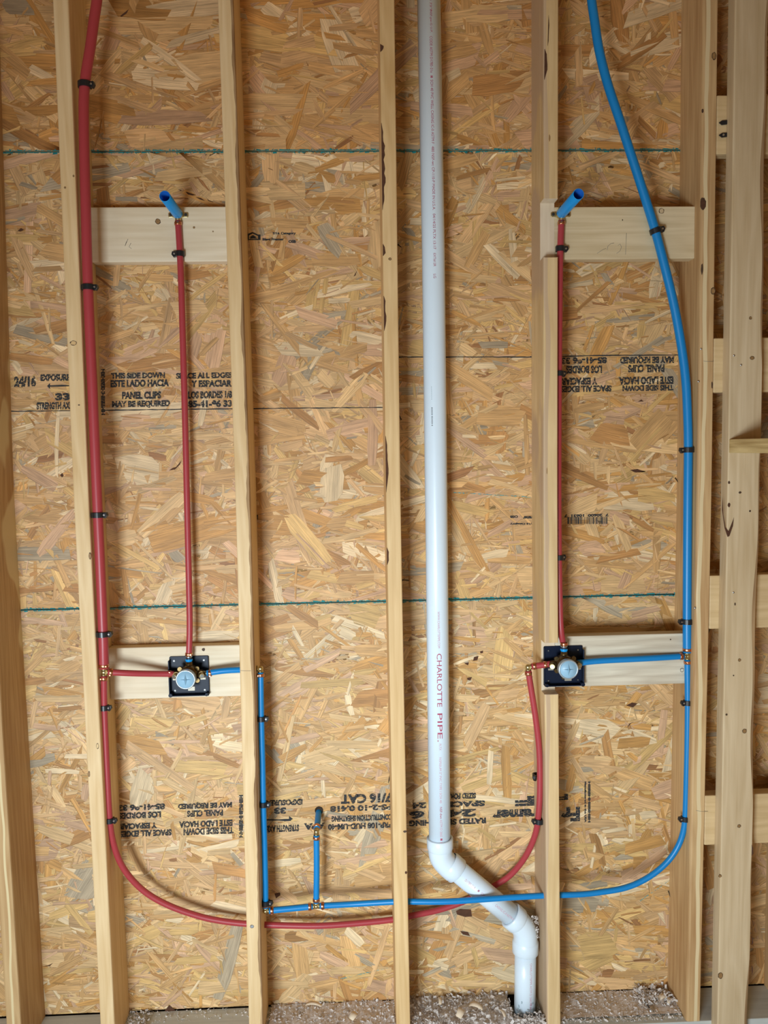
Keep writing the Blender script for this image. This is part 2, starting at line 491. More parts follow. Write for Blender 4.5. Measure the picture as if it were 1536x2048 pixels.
def teal_edge(parent, z, sign, seed):
    rnd = random.Random(seed)
    mb = MB()
    x = XL
    while x < XR:
        w = rnd.uniform(.004, .014)
        h = abs(rnd.gauss(.0014, .0016)) + .0007
        mb.add([(x, .1375, z), (x + w, .1375, z), (x + w + rnd.uniform(-.004, .004), .1375, z + sign * h * rnd.uniform(.5, 1)), (x + rnd.uniform(-.004, .004), .1375, z + sign * h)], [(0, 1, 2, 3)])
        if rnd.random() < .45:
            xx = x + rnd.uniform(0, w); d = rnd.uniform(-.012, .012)
            hh = rnd.uniform(.003, .009)
            mb.add([(xx, .1374, z), (xx + .003, .1374, z), (xx + d, .1374, z + sign * hh)], [(0, 1, 2)])
        x += w * rnd.choice([1, 1, 1, 1.15])
    o = mb.build('painted_edge', TEAL, parent)
    o['label'] = 'ragged teal painted edge'
teal_edge(OSB_TOP, Z_UP + .0012, 1, 1)
teal_edge(OSB_MID, Z_UP - .0012, -1, 2)
teal_edge(OSB_MID, Z_LO + .0012, 1, 3)
teal_edge(OSB_BOT, Z_LO - .0012, -1, 4)
# dark framing behind the sheets shows as a line in the seams
bk = MB().box((XL, .1515, 0), (XR, .16, 2.98)).build('trim_1', DARKWOOD)
tag(bk, 'dark backing seen through the sheathing seams', 'trim', None, 'structure')

# --- ink on the sheets
def text_mesh(txt, bold=0.0, spacing=1.0):
    cu = bpy.data.curves.new('t', 'FONT')
    cu.body = txt; cu.size = 1; cu.offset = bold; cu.space_character = spacing
    cu.resolution_u = 3
    o = bpy.data.objects.new('t', cu)
    COL.objects.link(o)
    dg = bpy.context.evaluated_depsgraph_get()
    me = bpy.data.meshes.new_from_object(o.evaluated_get(dg))
    v = [Vector(a.co) for a in me.vertices]; f = [tuple(p.vertices) for p in me.polygons]
    bpy.data.objects.remove(o, do_unlink=True); bpy.data.curves.remove(cu); bpy.data.meshes.remove(me)
    x0 = min(a.x for a in v); x1 = max(a.x for a in v); y0 = min(a.y for a in v); y1 = max(a.y for a in v)
    return [((a.x - x0) / (x1 - x0), (a.y - y0) / (y1 - y0)) for a in v], f, (x1 - x0) / (y1 - y0)

def slope(row):
    return -.004 - .0226 * (row - 303) / 900

def stamp_lines(name, parent, lines, mat=None, bold=.06):
    """lines: (text, x0, y0, x1, y1, turned) boxes read off the sheet"""
    mb = MB()
    for L_ in lines:
        txt, x0, y0, x1, y1, rot = L_[:6]
        vert = L_[6] if len(L_) > 6 else False
        uv, f, _ = text_mesh(txt, bold)
        vs = []
        for u, v in uv:
            if rot: u, v = 1 - u, 1 - v
            if vert:      # text running up the sheet
                px = x0 + (1 - v) * (x1 - x0); py = y1 - u * (y1 - y0)
            else:
                px = x0 + u * (x1 - x0); py = y1 - v * (y1 - y0)
            py += slope(py) * (px - (x0 + x1) / 2)
            vs.append(P(px, py, .1379))
        mb.add(vs, f)
    o = mb.build(name, mat or INK, parent)
    return o
S = stamp_lines
S('ink_stamp', OSB_MID, [
    ('THIS SIDE DOWN', 222, 745, 330, 757, 0), ('ESTE LADO HACIA', 221, 759, 338, 774, 0),
    ('PANEL CLIPS', 244, 783, 322, 798, 0), ('MAY BE REQUIRED', 224, 801, 340, 816, 0),
    ('SPACE ALL EDGES', 352, 745, 464, 757, 0), ('Y ESPACIAR', 382, 760, 464, 774, 0), ('LOS BORDES 1/8', 376, 782, 464, 797, 0), ('85-41-96 33', 376, 800, 464, 815, 0),
    ('HHIIBIIHHIIBIHIIH', 202, 738, 210, 830, 0, True)])
S('ink_stamp', OSB_MID, [
    ('EXPOSURE 1', 81, 748, 147, 762, 0), ('33', 110, 786, 140, 801, 0), ('STRENGTH AXIS', 73, 804, 146, 819, 0),
    ('24/16', 28, 752, 72, 774, 0), ('MILL', 4, 752, 18, 777, 0), ('85', 6, 790, 17, 802, 0)])
S('ink_stamp', OSB_MID, [
    ('MAY BE REQUIRED', 1240, 711, 1348, 727, 1), ('PANEL CLIPS', 1256, 729, 1329, 745, 1),
    ('ESTE LADO HACIA', 1238, 753, 1347, 769, 1), ('THIS SIDE DOWN', 1245, 770, 1347, 782, 1),
    ('85-41-96 33', 1122, 714, 1214, 728, 1), ('LOS BORDES', 1132, 731, 1204, 747, 1),
    ('Y ESPACIAR', 1122, 755, 1195, 770, 1), ('SPACE ALL EDGES', 1122, 771, 1223, 784, 1),
    ('HIIHHIIBIIHHIIBIHIIH', 1063, 703, 1066, 792, 0, True)])
S('ink_stamp', OSB_BOT, [
    ('MAY BE REQUIRED', 356, 1604, 464, 1617, 1), ('PANEL CLIPS', 374, 1620, 446, 1633, 1),
    ('ESTE LADO HACIA', 358, 1641, 465, 1654, 1), ('THIS SIDE DOWN', 367, 1655, 467, 1669, 1),
    ('85-41-96 33', 236, 1608, 330, 1621, 1), ('LOS BORDES', 237, 1624, 322, 1637, 1),
    ('Y ESPACIAR', 238, 1646, 314, 1658, 1), ('SPACE ALL EDGES', 240, 1660, 343, 1673, 1),
    ('HHIIBIIHHIIBIHIIH', 478, 1590, 486, 1675, 0, True)])
S('ink_stamp', OSB_BOT, [
    ('EXPOSURE 1', 532, 1599, 605, 1611, 1), ('33', 548, 1615, 572, 1628, 1), ('STRENGTH AXIS', 532, 1650, 598, 1664, 1),
    ('7/16 CAT', 682, 1587, 784, 1607, 1), ('PS-2-10 0.418', 660, 1610, 784, 1622, 1),
    ('CONSTRUCTION SHEATHING', 663, 1630, 784, 1642, 1), ('APA', 608, 1646, 650, 1659, 1), ('PRP-108 HUD-UM-40', 656, 1646, 784, 1658, 1)])
S('ink_stamp', OSB_BOT, [
    ('SIZED FOR', 900, 1586, 952, 1598, 1), ('SPACING 24', 824, 1603, 970, 1615, 1), ('24/16', 818, 1620, 952, 1636, 1),
    ('RATED SHEATHING', 818, 1638, 972, 1650, 1), ('Framer', 985, 1618, 1092, 1640, 1), ('F', 1030, 1592, 1074, 1612, 1)])
S('ink_stamp', OSB_BOT, [
    ('Fr', 1122, 1614, 1160, 1643, 1), ('F', 1118, 1588, 1136, 1600, 1)], bold=.05)
S('ink_stamp', OSB_BOT, [
    ('Manufactured in the USA', 1169, 1563, 1173, 1645, 1, True), ('HIIBIIHHIIBIHIIH', 1176, 1563, 1181, 1645, 1, True)], mat=INKS)
S('printed_label', OSB_MID, [
    ('7/16 Category', 545, 464, 592, 470, 0), ('Blast Framer', 525, 476, 568, 481, 0), ('OSB', 577, 480, 592, 486, 0)], mat=INKS)
S('printed_label', OSB_MID, [
    ('7/16 Category', 1020, 1045, 1067, 1050, 1), ('Framer', 1046, 1032, 1068, 1039, 1), ('OSB', 1020, 1031, 1036, 1036, 1)], mat=INKS)
def px_quads(name, parent, quads, mat, y=.1378):
    mb = MB()
    for q in quads:
        mb.add([P(a, b, y) for a, b in q], [tuple(range(len(q)))])
    return mb.build(name, mat, parent)
def rect(x0, y0, x1, y1):
    return [(x0, y1), (x1, y1), (x1, y0), (x0, y0)]
# little house-and-tree emblem beside the label
px_quads('printed_emblem', OSB_MID, [
    [(495, 480), (495, 468), (505, 464), (516, 469), (516, 472), (505, 467), (498, 471), (498, 478), (521, 478), (521, 480)],
    [(498, 475), (506, 470), (514, 475), (510, 475), (516, 478), (508, 477), (504, 477), (499, 478), (502, 475)],
    rect(516, 469, 521, 478)], INKL)
rb = random.Random(5)
bars = []
x = 1135
while x < 1216:
    w = rb.choice([.8, .8, 1.4, 2.2, 3])
    bars.append(rect(x, 1034, x + w, 1048)); x += w + rb.choice([.9, .9, 1.6, 2.4])
px_quads('printed_barcode', OSB_MID, bars, INKL)
S('printed_label', OSB_MID, [('7  20600  10631  7', 1128, 1028, 1217, 1034, 1)], mat=INKS)

def ink_line(name, parent, pts, w, mat, seed=0):
    rnd = random.Random(seed)
    mb = MB()
    y = .1380
    for (ax, ay), (bx, by) in zip(pts, pts[1:]):
        n = max(2, int(abs(bx - ax) / 12))
        prev = None
        for i in range(n + 1):
            t = i / n
            h = w * rnd.uniform(.5, 1.2) / 2
            px, py = ax + (bx - ax) * t, ay + (by - ay) * t + rnd.uniform(-.3, .3)
            a, b = P(px, py + h, y), P(px, py - h, y)
            if prev:
                mb.add([prev[0], a, b, prev[1]], [(0, 1, 2, 3)])
            prev = (a, b)
    return mb.build(name, mat, parent)
ink_line('printed_line', OSB_MID, [(-40, 825), (10, 823), (330, 819), (620, 816), (770, 815)], 2.2, INKL, 1)
ink_line('printed_line', OSB_MID, [(798, 714), (1060, 714), (1200, 711), (1360, 710), (1500, 709)], 2.2, INKL, 2)
ink_line('printed_arrow', OSB_MID, [(98, 772), (150, 771)], 4, INKL, 3)
ink_line('printed_arrow', OSB_BOT, [(532, 1640), (582, 1640)], 4, INKL, 4)
px_quads('printed_arrow', OSB_BOT, [[(578, 1642), (586, 1638), (578, 1632)]], INKL)
px_quads('printed_arrow', OSB_MID, [[(100, 766), (94, 772), (100, 778)]], INKL)
for i, (a, b) in enumerate([((905, 985), (1065, 994)), ((680, 1958), (775, 1936)), ((1280, 1802), (1340, 1760))]):
    ink_line('teal_chalk_mark', OSB_BOT if i else OSB_MID, [a, b], 2.0, ink_material('faint_teal_%d' % i, (.10, .36, .36), .56), 10 + i)
# knot scars and dark chips in the strands
scars = [(OSB_TOP, [(240, 32), (258, 18), (253, 27), (243, 34)]), (OSB_MID, [(356, 379), (363, 380), (362, 382)]),
         (OSB_MID, [(371, 383), (380, 386), (392, 390), (385, 391), (376, 389)]), (OSB_MID, [(391, 394), (402, 396), (410, 402), (400, 399)]), (OSB_MID, [(414, 399), (425, 403), (427, 405), (417, 402)]),
         (OSB_MID, [(35, 462), (42, 456), (48, 460), (41, 463)]), (OSB_MID, [(338, 941), (345, 936), (352, 934), (362, 922), (365, 914), (360, 929), (350, 939)]),
         (OSB_MID, [(120, 950), (125, 946), (127, 952), (124, 955)]), (OSB_MID, [(707, 553), (714, 541), (711, 551)]),
         (OSB_MID, [(1260, 940), (1275, 938), (1292, 944), (1288, 942), (1270, 945)]), (OSB_MID, [(1276, 803), (1283, 799), (1287, 803)]),
         (OSB_BOT, [(549, 1787), (560, 1785), (561, 1790), (552, 1797)]), (OSB_BOT, [(912, 1822), (920, 1818), (942, 1819), (944, 1833), (930, 1834), (914, 1829)]),
         (OSB_BOT, [(920, 1862), (936, 1864), (940, 1872), (926, 1869)]), (OSB_BOT, [(960, 1303), (966, 1301), (966, 1306), (961, 1307)]),
         (OSB_BOT, [(948, 1314), (957, 1312), (955, 1320), (946, 1322)]), (OSB_BOT, [(934, 1356), (944, 1354), (941, 1361), (935, 1360)]), (OSB_BOT, [(928, 1326), (938, 1325), (936, 1331)]),
         (OSB_BOT, [(1255, 1455), (1258, 1448), (1268, 1443), (1262, 1447)]), (OSB_BOT, [(1252, 1411), (1264, 1405), (1275, 1407), (1266, 1415)]),
         (OSB_TOP, [(1198, 34), (1207, 33), (1214, 25), (1208, 31)]), (OSB_BOT, [(328, 2024), (338, 2010), (352, 2022)]), (OSB_BOT, [(85, 1934), (98, 1930), (106, 1926), (100, 1932)])]
for par, q in scars:
    o = px_quads('dark_chip', par, [q], BARK, .1377)

# ------------------------------------------------------------------ floor and sole plate
fl = MB().box((-2.1, -4.6, -.06), (1.24, .16, 0)).build('floor', CONC)
tag(fl, 'concrete slab under the framing', 'floor', None, 'structure')

W = .0381
for nm, a, b, lb in (('ceiling', (-2.1, -3.7, 3.0), (1.24, .16, 3.05), 'wooden ceiling above the frame of the photo'),
                    ('wall_left', (-2.1, -3.7, 0), (-2.0, .16, 3.0), 'left side wall outside the frame'),
                    ('wall_right', (.925, -3.7, 0), (1.16, -.415, 3.0), 'right side wall outside the frame')):
    m_ = MB().box(a, b)
    if nm == 'wall_right': m_.box((1.116, -.415, 0), (1.16, .16, 3.0))  # added strip closes the gap by the post and darkens the bay
    o = m_.build(nm, PINE2)
    tag(o, lb, 'wall' if 'wall' in nm else 'ceiling', None, 'structure')
XE_R = P(1122, 1900, 0).x     # right side of the notched stud near the floor
gap0, gap1 = P(1022, 1995, .07).x, P(1080, 1995, .07).x
mb = MB()
mb.box((XL, 0, .0005), (gap0, .139, ZP)).box((gap1, 0, .0005), (XR, .139, ZP)).box((gap0, 0, .0005), (gap1, .036, ZP))
sole = mb.build('sole_plate', PLATE, bevel=.002)
tag(sole, 'long sole plate, its grey tinted for cool daylight, lying on the slab under every stud', 'sole plate')

# ------------------------------------------------------------------ studs
def stud(name, label, pts, mat, y0=0., y1=.1385, width=W, z0=ZP + .0005, z1=2.98, chl=.003, chr_=.003, seed=0, mats=None, wane=None,
         cuts=None, zfix=None, jag=0, group='studs of the framed wall'):
    """loft one stud. pts: left front edge read at three rows of the photo; chl / chr_: corner eases; wane(z) extra ease on the right corner"""
    rnd = random.Random(seed)
    wp = [P(px, py, y0) for px, py in pts]
    wp.sort(key=lambda p: p.z)
    def xleft(z):
        if len(wp) == 2 or z < wp[1].z:
            a, b = wp[0], wp[1]
        else:
            a, b = wp[1], wp[2]
        lin = a.x + (b.x - a.x) * (z - a.z) / (b.z - a.z)
        return lin
    def xs(z):     # smoothed
        return (xleft(z - .12) + xleft(z) * 2 + xleft(z + .12)) / 4
    def section(z, ya, yb, cl, cr):
        x = xs(z)
        cr2 = max(.0015, cr + (wane(z) if wane else 0) + rnd.uniform(-1, 1) * jag)
        cl2 = max(.0015, cl)
        w = width
        q = [(x, yb), (x, ya + cl2), (x + cl2 * .3, ya + cl2 * .3), (x + cl2, ya), (x + w - cr2, ya), (x + w - cr2 * .3, ya + min(cr2, .012) * .3), (x + w, ya + min(cr2 * 1.2, .03)), (x + w, yb)]
        return [(a, b, z) for a, b in q]
    def loft(mb, za, zb, ya, yb, cl, cr, step=.02):
        n = max(1, int((zb - za) / step))
        v = []
        for i in range(n + 1):
            v += section(za + (zb - za) * i / n, ya, yb, cl, cr)
        f = []; mi = []
        k = 8
        for i in range(n):
            for j in range(k):
                f.append((i * k + j, i * k + (j + 1) % k, (i + 1) * k + (j + 1) % k, (i + 1) * k + j))
                mi.append(1 if j in (4, 5) else 0)
        f.append(tuple(range(k))[::-1]); mi.append(0)
        f.append(tuple(n * k + j for j in range(k))); mi.append(0)
        b0 = len(mb.v)
        mb.add(v, f)
        mb.mi[-len(f):] = mi
    mb = MB()
    if cuts:
        loft(mb, z0, z1, cuts[0][2], y1, .0015, .0015)
        zz = z0
        for ca, cb, _ in cuts:
            loft(mb, zz, ca, y0, cuts[0][2], chl, chr_)
            zz = cb
        loft(mb, zz, z1, y0, cuts[0][2], chl, chr_)
    else:
        loft(mb, z0, z1, y0, y1, chl, chr_)
    o = mb.build(name, mats or [mat, mat], loc=(xs((z0 + z1) / 2) + width / 2, (y0 + y1) / 2, z0))
    tag(o, label, 'stud', group)
    o_x = xs
    return o, o_x

ST = {}
ST['A'] = stud('wall_stud', 'orange-stained stud at the left edge of the wall, cut off by the frame', [(-88, 40), (-55, 1000), (3, 1900)], PINE_A, y0=-.022, seed=1, chr_=.004)
ST['B'] = stud('wall_stud', 'pale stud carrying the thick red pipe on its right side', [(107, 40), (147, 1000), (193, 1900)], PINE, seed=2, chr_=.004)
def waneC(z):
    return .0035 + .003 * math.sin(z * 7) * math.sin(z * 23 + 1)
ST['C'] = stud('wall_stud', 'stud with a ragged brown right corner, blue elbow at its side', [(437, 40), (471, 1000), (494, 1900)], PINE, seed=3, mats=[PINE, WANE], wane=waneC, jag=.0012)
ST['D'] = stud('wall_stud', 'middle stud with dark bark streaks on its left edge, beside the white pipe', [(759, 40), (772, 1000), (790, 1900)], PINE2, seed=4)
zc = P(1100, 403, .02).z
E_c = [(P(1103, 1385, .02).z, P(1103, 1282, .02).z, .038), (P(1100, 515, 0).z, P(1105, 397, 0).z, .038)]
ST['E'] = stud('wall_stud', 'stud with two deep notches cut in its front for the right valve and fitting', [(1087, 40), (1086.5, 1000), (1093, 1900)], PINE_E, seed=5, cuts=E_c, chl=.005, mats=[PINE_E, PINE_E])
ST['F'] = stud('wall_stud', 'reddish-brown stud carrying the thick blue pipe on its left side', [(1406, 40), (1395, 1000), (1376, 1900)], PINE_F, seed=6, chl=.006, chr_=.002)
def waneG(z):
    return .004 + .006 * math.sin(z * 5 + 2.4) + .003 * math.sin(z * 17)
ST['G'] = stud('wall_stud', 'broad flat-faced pale stud with a wavy waned right edge, in front of the short blocks', [(1470, 40), (1455, 1000), (1438, 1900)], PINE_G, y0=-.0381, y1=0, width=.0865,
               z0=.0005, seed=7, mats=[PINE_G, WANE], wane=waneG, chl=.003)

for zb_, zt_, yy in E_c:      # freshly chiselled faces of the two notches
    xa = ST['E'][1]((zb_ + zt_) / 2)
    MB().box((xa + .0006, yy - .0007, zb_ + .0008), (xa + W - .0006, yy + .0003, zt_ - .0008)).build('notch_face', CUT, ST['E'][0])['label'] = 'pale chiselled notch face'
    MB().box((xa + .0006, .0012, zt_ - .0007), (xa + W - .0006, yy - .0008, zt_ + .0004)).build('notch_face', CUT, ST['E'][0])
    MB().box((xa + .0006, .0012, zb_ - .0004), (xa + W - .0006, yy - .0008, zb_ + .0007)).build('notch_face', CUT, ST['E'][0])

post = MB().box((1.0735, .0, ZP + .0005), (1.112, .1385, 2.98)).build('shade_post', PINE_F)  # mostly hidden post, added to keep the last bay dark
tag(post, 'added post that shades the last bay at the right edge', 'trim', None, 'structure')

def knot(si, px, py, y, rx, rz, mat=None, ring=True, face='front', seed=0):
    """flat knot on a stud face, its own small part"""
    par = ST[si][0] if isinstance(si, str) else si
    c = P(px, py, y)
    rnd = random.Random(int(px * 7 + py))
    mb = MB()
    n = 16
    def ell(k, off, mi):
        v = []
        for i in range(n):
            a = 2 * math.pi * i / n
            j = 1 + rnd.uniform(-.10, .10)
            if face == 'front':
                v.append(c + Vector((rx * k * j * math.cos(a), -off, rz * k * j * math.sin(a))))
            else:
                s = 1 if face == 'right' else -1
                v.append(c + Vector((s * off, rx * k * j * math.cos(a), rz * k * j * math.sin(a))))
        if (face == 'left'): v = v[::-1]
        mb.add(v, [tuple(range(n))[::-1] if face == 'right' else tuple(range(n))], mi)
    if ring:
        ell(1.0, .0003, 1); ell(.78, .0005, 0)
    else:
        ell(1.0, .0003, 0)
    return mb.build('knot', [mat or KNOT, KNOTD], par)
def sx(s, py, edge=1, y=0):   # world x of a stud side near row py
    z = P(768, py, y).z
    return ST[s][1](z) + (W if edge else 0)
knot('B', 147, 686, 0, .0085, .0065, PINE2)
knot('B', 180, 1112, 0, .0035, .009)
knot('B', 147, 352, 0, .002, .003); knot('B', 130, 375, 0, .0028, .0028)
knot('B', 158, 810, 0, .0025, .0018, KNOTD, False)
knot('B', 195, 1492, 0, .0035, .0080, PINE3); knot('B', 178, 1548, 0, .003, .0085, KNOT)
knot('C', 504, 1853, 0, .0055, .0048, STEEL)
knot('D', 780, 518, 0, .004, .0035); knot('D', 810, 1663, 0, .005, .0032, KNOTD); knot('D', 812, 1745, 0, .003, .004, BARK, False)
knot('E', 1099, 276, 0, .002, .009, KNOT, False); knot('E', 1094, 942, 0, .0012, .009, KNOT, False)
knot('F', 1406, 408, 0, .008, .0165, BARK); knot('F', 1404, 538, 0, .003, .014, KNOTD, False); knot('F', 1426, 582, 0, .006, .009, KNOT)
knot('F', 1424, 770, 0, .002, .009, KNOTD, False)
knot('F', 1428, 112, 0, .006, .010, KNOT); knot('F', 1405, 222, 0, .003, .005, KNOTD, False)
knot('G', 1501, 636, -.0381, .004, .004); knot('G', 1504, 716, -.0381, .006, .005, KNOT); knot('G', 1479, 1320, -.0381, .0045, .0045)
knot('G', 1467, 1351, -.0381, .002, .002, KNOTD, False); knot('G', 1489, 1462, -.0381, .0065, .0065, KNOT); knot('G', 1453, 1429, -.0381, .003, .003, KNOTD)
knot('G', 1480, 985, -.0381, .004, .003, KNOTD); knot('G', 1500, 1022, -.0381, .0025, .0028, KNOTD, False); knot('G', 1478, 1652, -.0381, .005, .005, KNOT)
knot('G', 1440, 1752, -.0381, .005, .004); knot('G', 1441, 1951, -.0381, .007, .010, KNOT); knot('G', 1458, 1010, -.0381, .0035, .006, BARK, False)
knot('G', 1458, 965, -.0381, .003, .004, KNOTD, False); knot('G', 1470, 1208, -.0381, .002, .004, KNOTD, False); knot('G', 1492, 292, -.0381, .006, .018, PINE_G, False)

def streak(si, q, mat=BARK, y=-.0006, name='bark_streak'):
    o = MB().add([P(a, b, y) for a, b in q], [tuple(range(len(q)))]).build(name, mat, ST[si][0] if isinstance(si, str) else si)
    return o
# bark pockets along the middle stud's left edge and the notched stud
def bark_run(si, x_of, rows, w, seed, y=-.0004):
    rnd = random.Random(seed)
    for a, b in rows:
        L, R = [], []
        n = max(4, int((b - a) / 9))
        for i in range(n + 1):
            r = a + (b - a) * i / n
            e = min(1, 4 * min(i, n - i) / n + .12)
            L.append((x_of(r) , r)); R.append((x_of(r) + w * e * rnd.uniform(.55, 1.1), r))
        streak(si, L + R[::-1], y=y)
bark_run('D', lambda r: 759.6 + (r - 40) * .0132, [(88, 104), (246, 420), (488, 512)], 7, 1)
bark_run('D', lambda r: 766 + (r - 500) * .0125, [(592, 662), (872, 985), (1095, 1130)], 5, 2)
bark_run('E', lambda r: 1089 - (r - 100) * .01, [(98, 160)], 7, 3)
bark_run('E', lambda r: 1097 - (r - 28) * .03, [(30, 92)], 3, 4)
streak('G', [(1445, 990), (1447, 1030), (1451, 1055), (1457, 1062), (1466, 1040), (1468, 1034), (1466, 1052), (1459, 1072), (1455, 1074), (1449, 1056), (1444, 1020)], BARK, -.0388, 'bark_pocket')
bark_run('G', lambda r: 1503.5, [(1690, 1712), (1872, 1890), (1930, 1950)], 3, 5, y=-.0385)
# scraped pale grain stripe on the notch stud right side etc.

# ------------------------------------------------------------------ blocking
def block(name, label, x0, x1, zt, zb, y0, mat, cat='blocking', group=None, y1=None):
    y1 = y0 + .0372 if y1 is None else y1
    o = MB().box((x0, y0, zb), (x1, y1, zt)).build(name, mat, bevel=.0028)
    return tag(o, label, cat, group)
def xr(s, z): return ST[s][1](z) + W
def xl(s, z): return ST[s][1](z)
zt, zb = P(320, 413.5, .101).z, P(320, 523.5, .101).z
BUL = block('blocking', 'upper left block with a knot, behind the left blue stub', xr('B', zt) + .0005, xl('C', zt) - .0005, zt, zb, .101, BLOCK1, group='blocks between studs behind the plumbing')
zt, zb = P(350, 1293, .101).z, P(350, 1396, .101).z
BLL = block('blocking', 'lower left block behind the left shower valve', xr('B', zt) + .0005, xl('C', zt) - .0005, zt, zb, .101, BLOCK1, group='blocks between studs behind the plumbing')
zt, zb = P(1240, 413, .038).z, P(1240, 518, .038).z
BUR = block('blocking', 'upper right tan block crossed by the thick blue pipe', xr('E', zt) - .0015, xl('F', zt) + .003, zt, zb, .038, BLOCK2, group='blocks between studs behind the plumbing')
zt, zb = P(1240, 1270, .038).z, P(1240, 1371, .038).z
BLR = block('blocking', 'lower right grey-streaked block behind the right shower valve', xr('E', zt) + .0005, xl('F', zt) - .0005, zt, zb, .038, BLOCK3, group='blocks between studs behind the plumbing')
knot(BUL, 316, 443, .101, .0072, .0075); knot(BUL, 388, 455, .101, .003, .003); knot(BUL, 426, 463, .101, .002, .002)
knot(BLL, 407, 1299, .101, .0045, .0045, KNOTD); knot(BUR, 1323, 422, .038, .0072, .0072, PINE_G); knot(BUR, 1245, 440, .038, .0015, .002, KNOTD, False)
knot(BLR, 1341, 1279, .038, .002, .002, KNOTD, False); knot(BLR, 1364, 1340, .038, .005, .006, BLOCK3)
# pencil scribbles on the upper right block
px_line = MB()
def pencil(parent, pts, y):
    mb = MB()
    pp = [P(a, b, y) for a, b in pts]
    mb.tube(pp, .00045, 5)
    return mb.build('pencil_mark', PENCIL, parent)
PENCIL = principled('pencil_grey', (.22, .20, .17), .7)
pencil(BUR, [(1214, 500), (1216, 492), (1222, 487), (1228, 486)], .0378)
pencil(BUR, [(1236, 491), (1240, 488), (1243, 494), (1240, 502), (1233, 507)], .0378)
pencil(BUR, [(1253, 466), (1252, 488), (1251, 509)], .0378)
pencil(BUR, [(1194, 507), (1206, 499), (1212, 497)], .0378)
pencil(BUL, [(256, 478), (250, 492), (253, 483)], .1008)
pencil(BUL, [(262, 486), (258, 494), (263, 497)], .1008)
pencil(ST['C'][0], [(481, 1341), (490, 1341.5), (502, 1341.5)], -.0002)
pencil(ST['F'][0], [(1407, 722), (1416, 723), (1427, 722.5)], -.0002)
pencil(ST['F'][0], [(1392, 1621), (1404, 1623), (1416, 1622.5)], -.0002)

lad = [('topmost', 190, 308, 0), ('second', 676, 785, 0), ('third', 1151, 1258, 0), ('lowest', 1591, 1690, 0)]
lab = ['topmost short block beside the broad stud, with two dark nailed tabs',
       'second from the top of the short blocks beside the broad stud',
       'third from the top of the short blocks beside the broad stud',
       'lowest of the short blocks beside the broad stud']
LADS = []
for (nm, r0, r1, _), lb in zip(lad, lab):
    zt, zb = P(1436, r0, 0.0).z, P(1436, r1, 0.0).z
    LADS.append(block('ladder_block', lb, xr('F', (zt + zb) / 2) + .001, 1.072, zt, zb, .0008, LADDER, group='short blocks backing the side wall'))
b0 = P(1457, 892, -.0385)
zt, zb = P(1458, 878.5, -.0385).z, P(1458, 906, -.0385).z
br = MB().box((b0.x + .001, -.40, zb), (b0.x + .088, -.0385, zt)).build('side_wall_block', wood('yellow_pine_end', (.38, .24, .08), (.80, .62, .30), axis='Y', seed=17, contrast=1.9), bevel=.002)
tag(br, 'yellow pine block with bold grain lines jutting from the broad stud at the right edge', 'blocking')
# dark tabs with a nail head on the topmost short block
for k, (a, b) in enumerate([(1446, 246), (1446, 271)]):
    t0 = empty('nail_tab', P(a, b, 0), ['upper black plastic tab on the topmost short block', 'lower black plastic tab with a bright nail head on the topmost short block'][k], 'clip', 'tabs on the topmost short block')
    c = P(a, b, 0)
    MB().prism([c + Vector(q) for q in ((-.012, -.001, .0), (-.004, -.001, -.006), (.014, -.001, -.004), (.014, -.001, .006), (-.004, -.001, .005))], (0, -1, 0), .003).build('tab', BLACKP, t0)
    if k: MB().cyl(c + Vector((-.001, -.004, 0)), c + Vector((-.001, -.0055, 0)), .0028).build('nail', STEEL, t0)

# ------------------------------------------------------------------ pipes
def pipe(name, label, pts, r, mat, cat='pipe', n=20, group=None):
    mb = MB()
    mb.tube(smooth_path([p if isinstance(p, Vector) else P(*p) for p in pts]), r, n)
    c = sum((v for v in mb.v), Vector()) / len(mb.v)
    o = mb.build(name, mat)
    return tag(o, label, cat, group)

def ring(parent, c, d, r, dist=.0095, ln=.0085):
    d = Vector(d).normalized(); c = Vector(c)
    a, b = c + d * dist, c + d * (dist + ln)
    mb = MB().lathe(a, d, [(0, r), (0, r + .0011), (.0008, r + .0016), (ln - .0008, r + .0016), (ln, r + .0011), (ln, r)], 22)
    s = d.cross(Vector((0, -1, 0)))
    if s.length < .2: s = Vector((1, 0, 0))
    s.normalize()
    m = (a + b) / 2 + (s * .6 + Vector((0, -.8, 0))).normalized() * (r + .002)
    mb.box(m - Vector((.0016, .0016, .0016)), m + Vector((.0016, .0016, .0016)))
    o = mb.build('crimp_ring', COPPER, parent)
    o['label'] = 'copper crimp ring'
    return o

def fitting(name, label, c, arms, cat='fitting', rb=.0068, group=None):
    """brass barbed fitting: arms = (direction, pipe radius)"""
    c = Vector(c)
    e = empty(name, c, label, cat, group)
    mb = MB()
    mb.ball(c, rb * 1.12)
    for d, r in arms:
        d = Vector(d).normalized()
        rr = min(r * .86, rb * 1.25)
        mb.lathe(c, d, [(0, rb), (.006, rb), (.0062, rr * 1.06), (.0095, rr * 1.06), (.0097, rr * .85), (.02, rr * .85), (.02, 0)], 20)
    b = mb.build('body', BRASS, e)
    b['label'] = 'brass body'
    for d, r in arms:
        ring(e, c, d, r, dist=.0135)
    return e
PO = .0098    # where a pipe end meets the fitting
def off(c, d, k=PO):
    return Vector(c) + Vector(d).normalized() * k

RB, RS, BB, BS = .0127, .0083, .0116, .0080
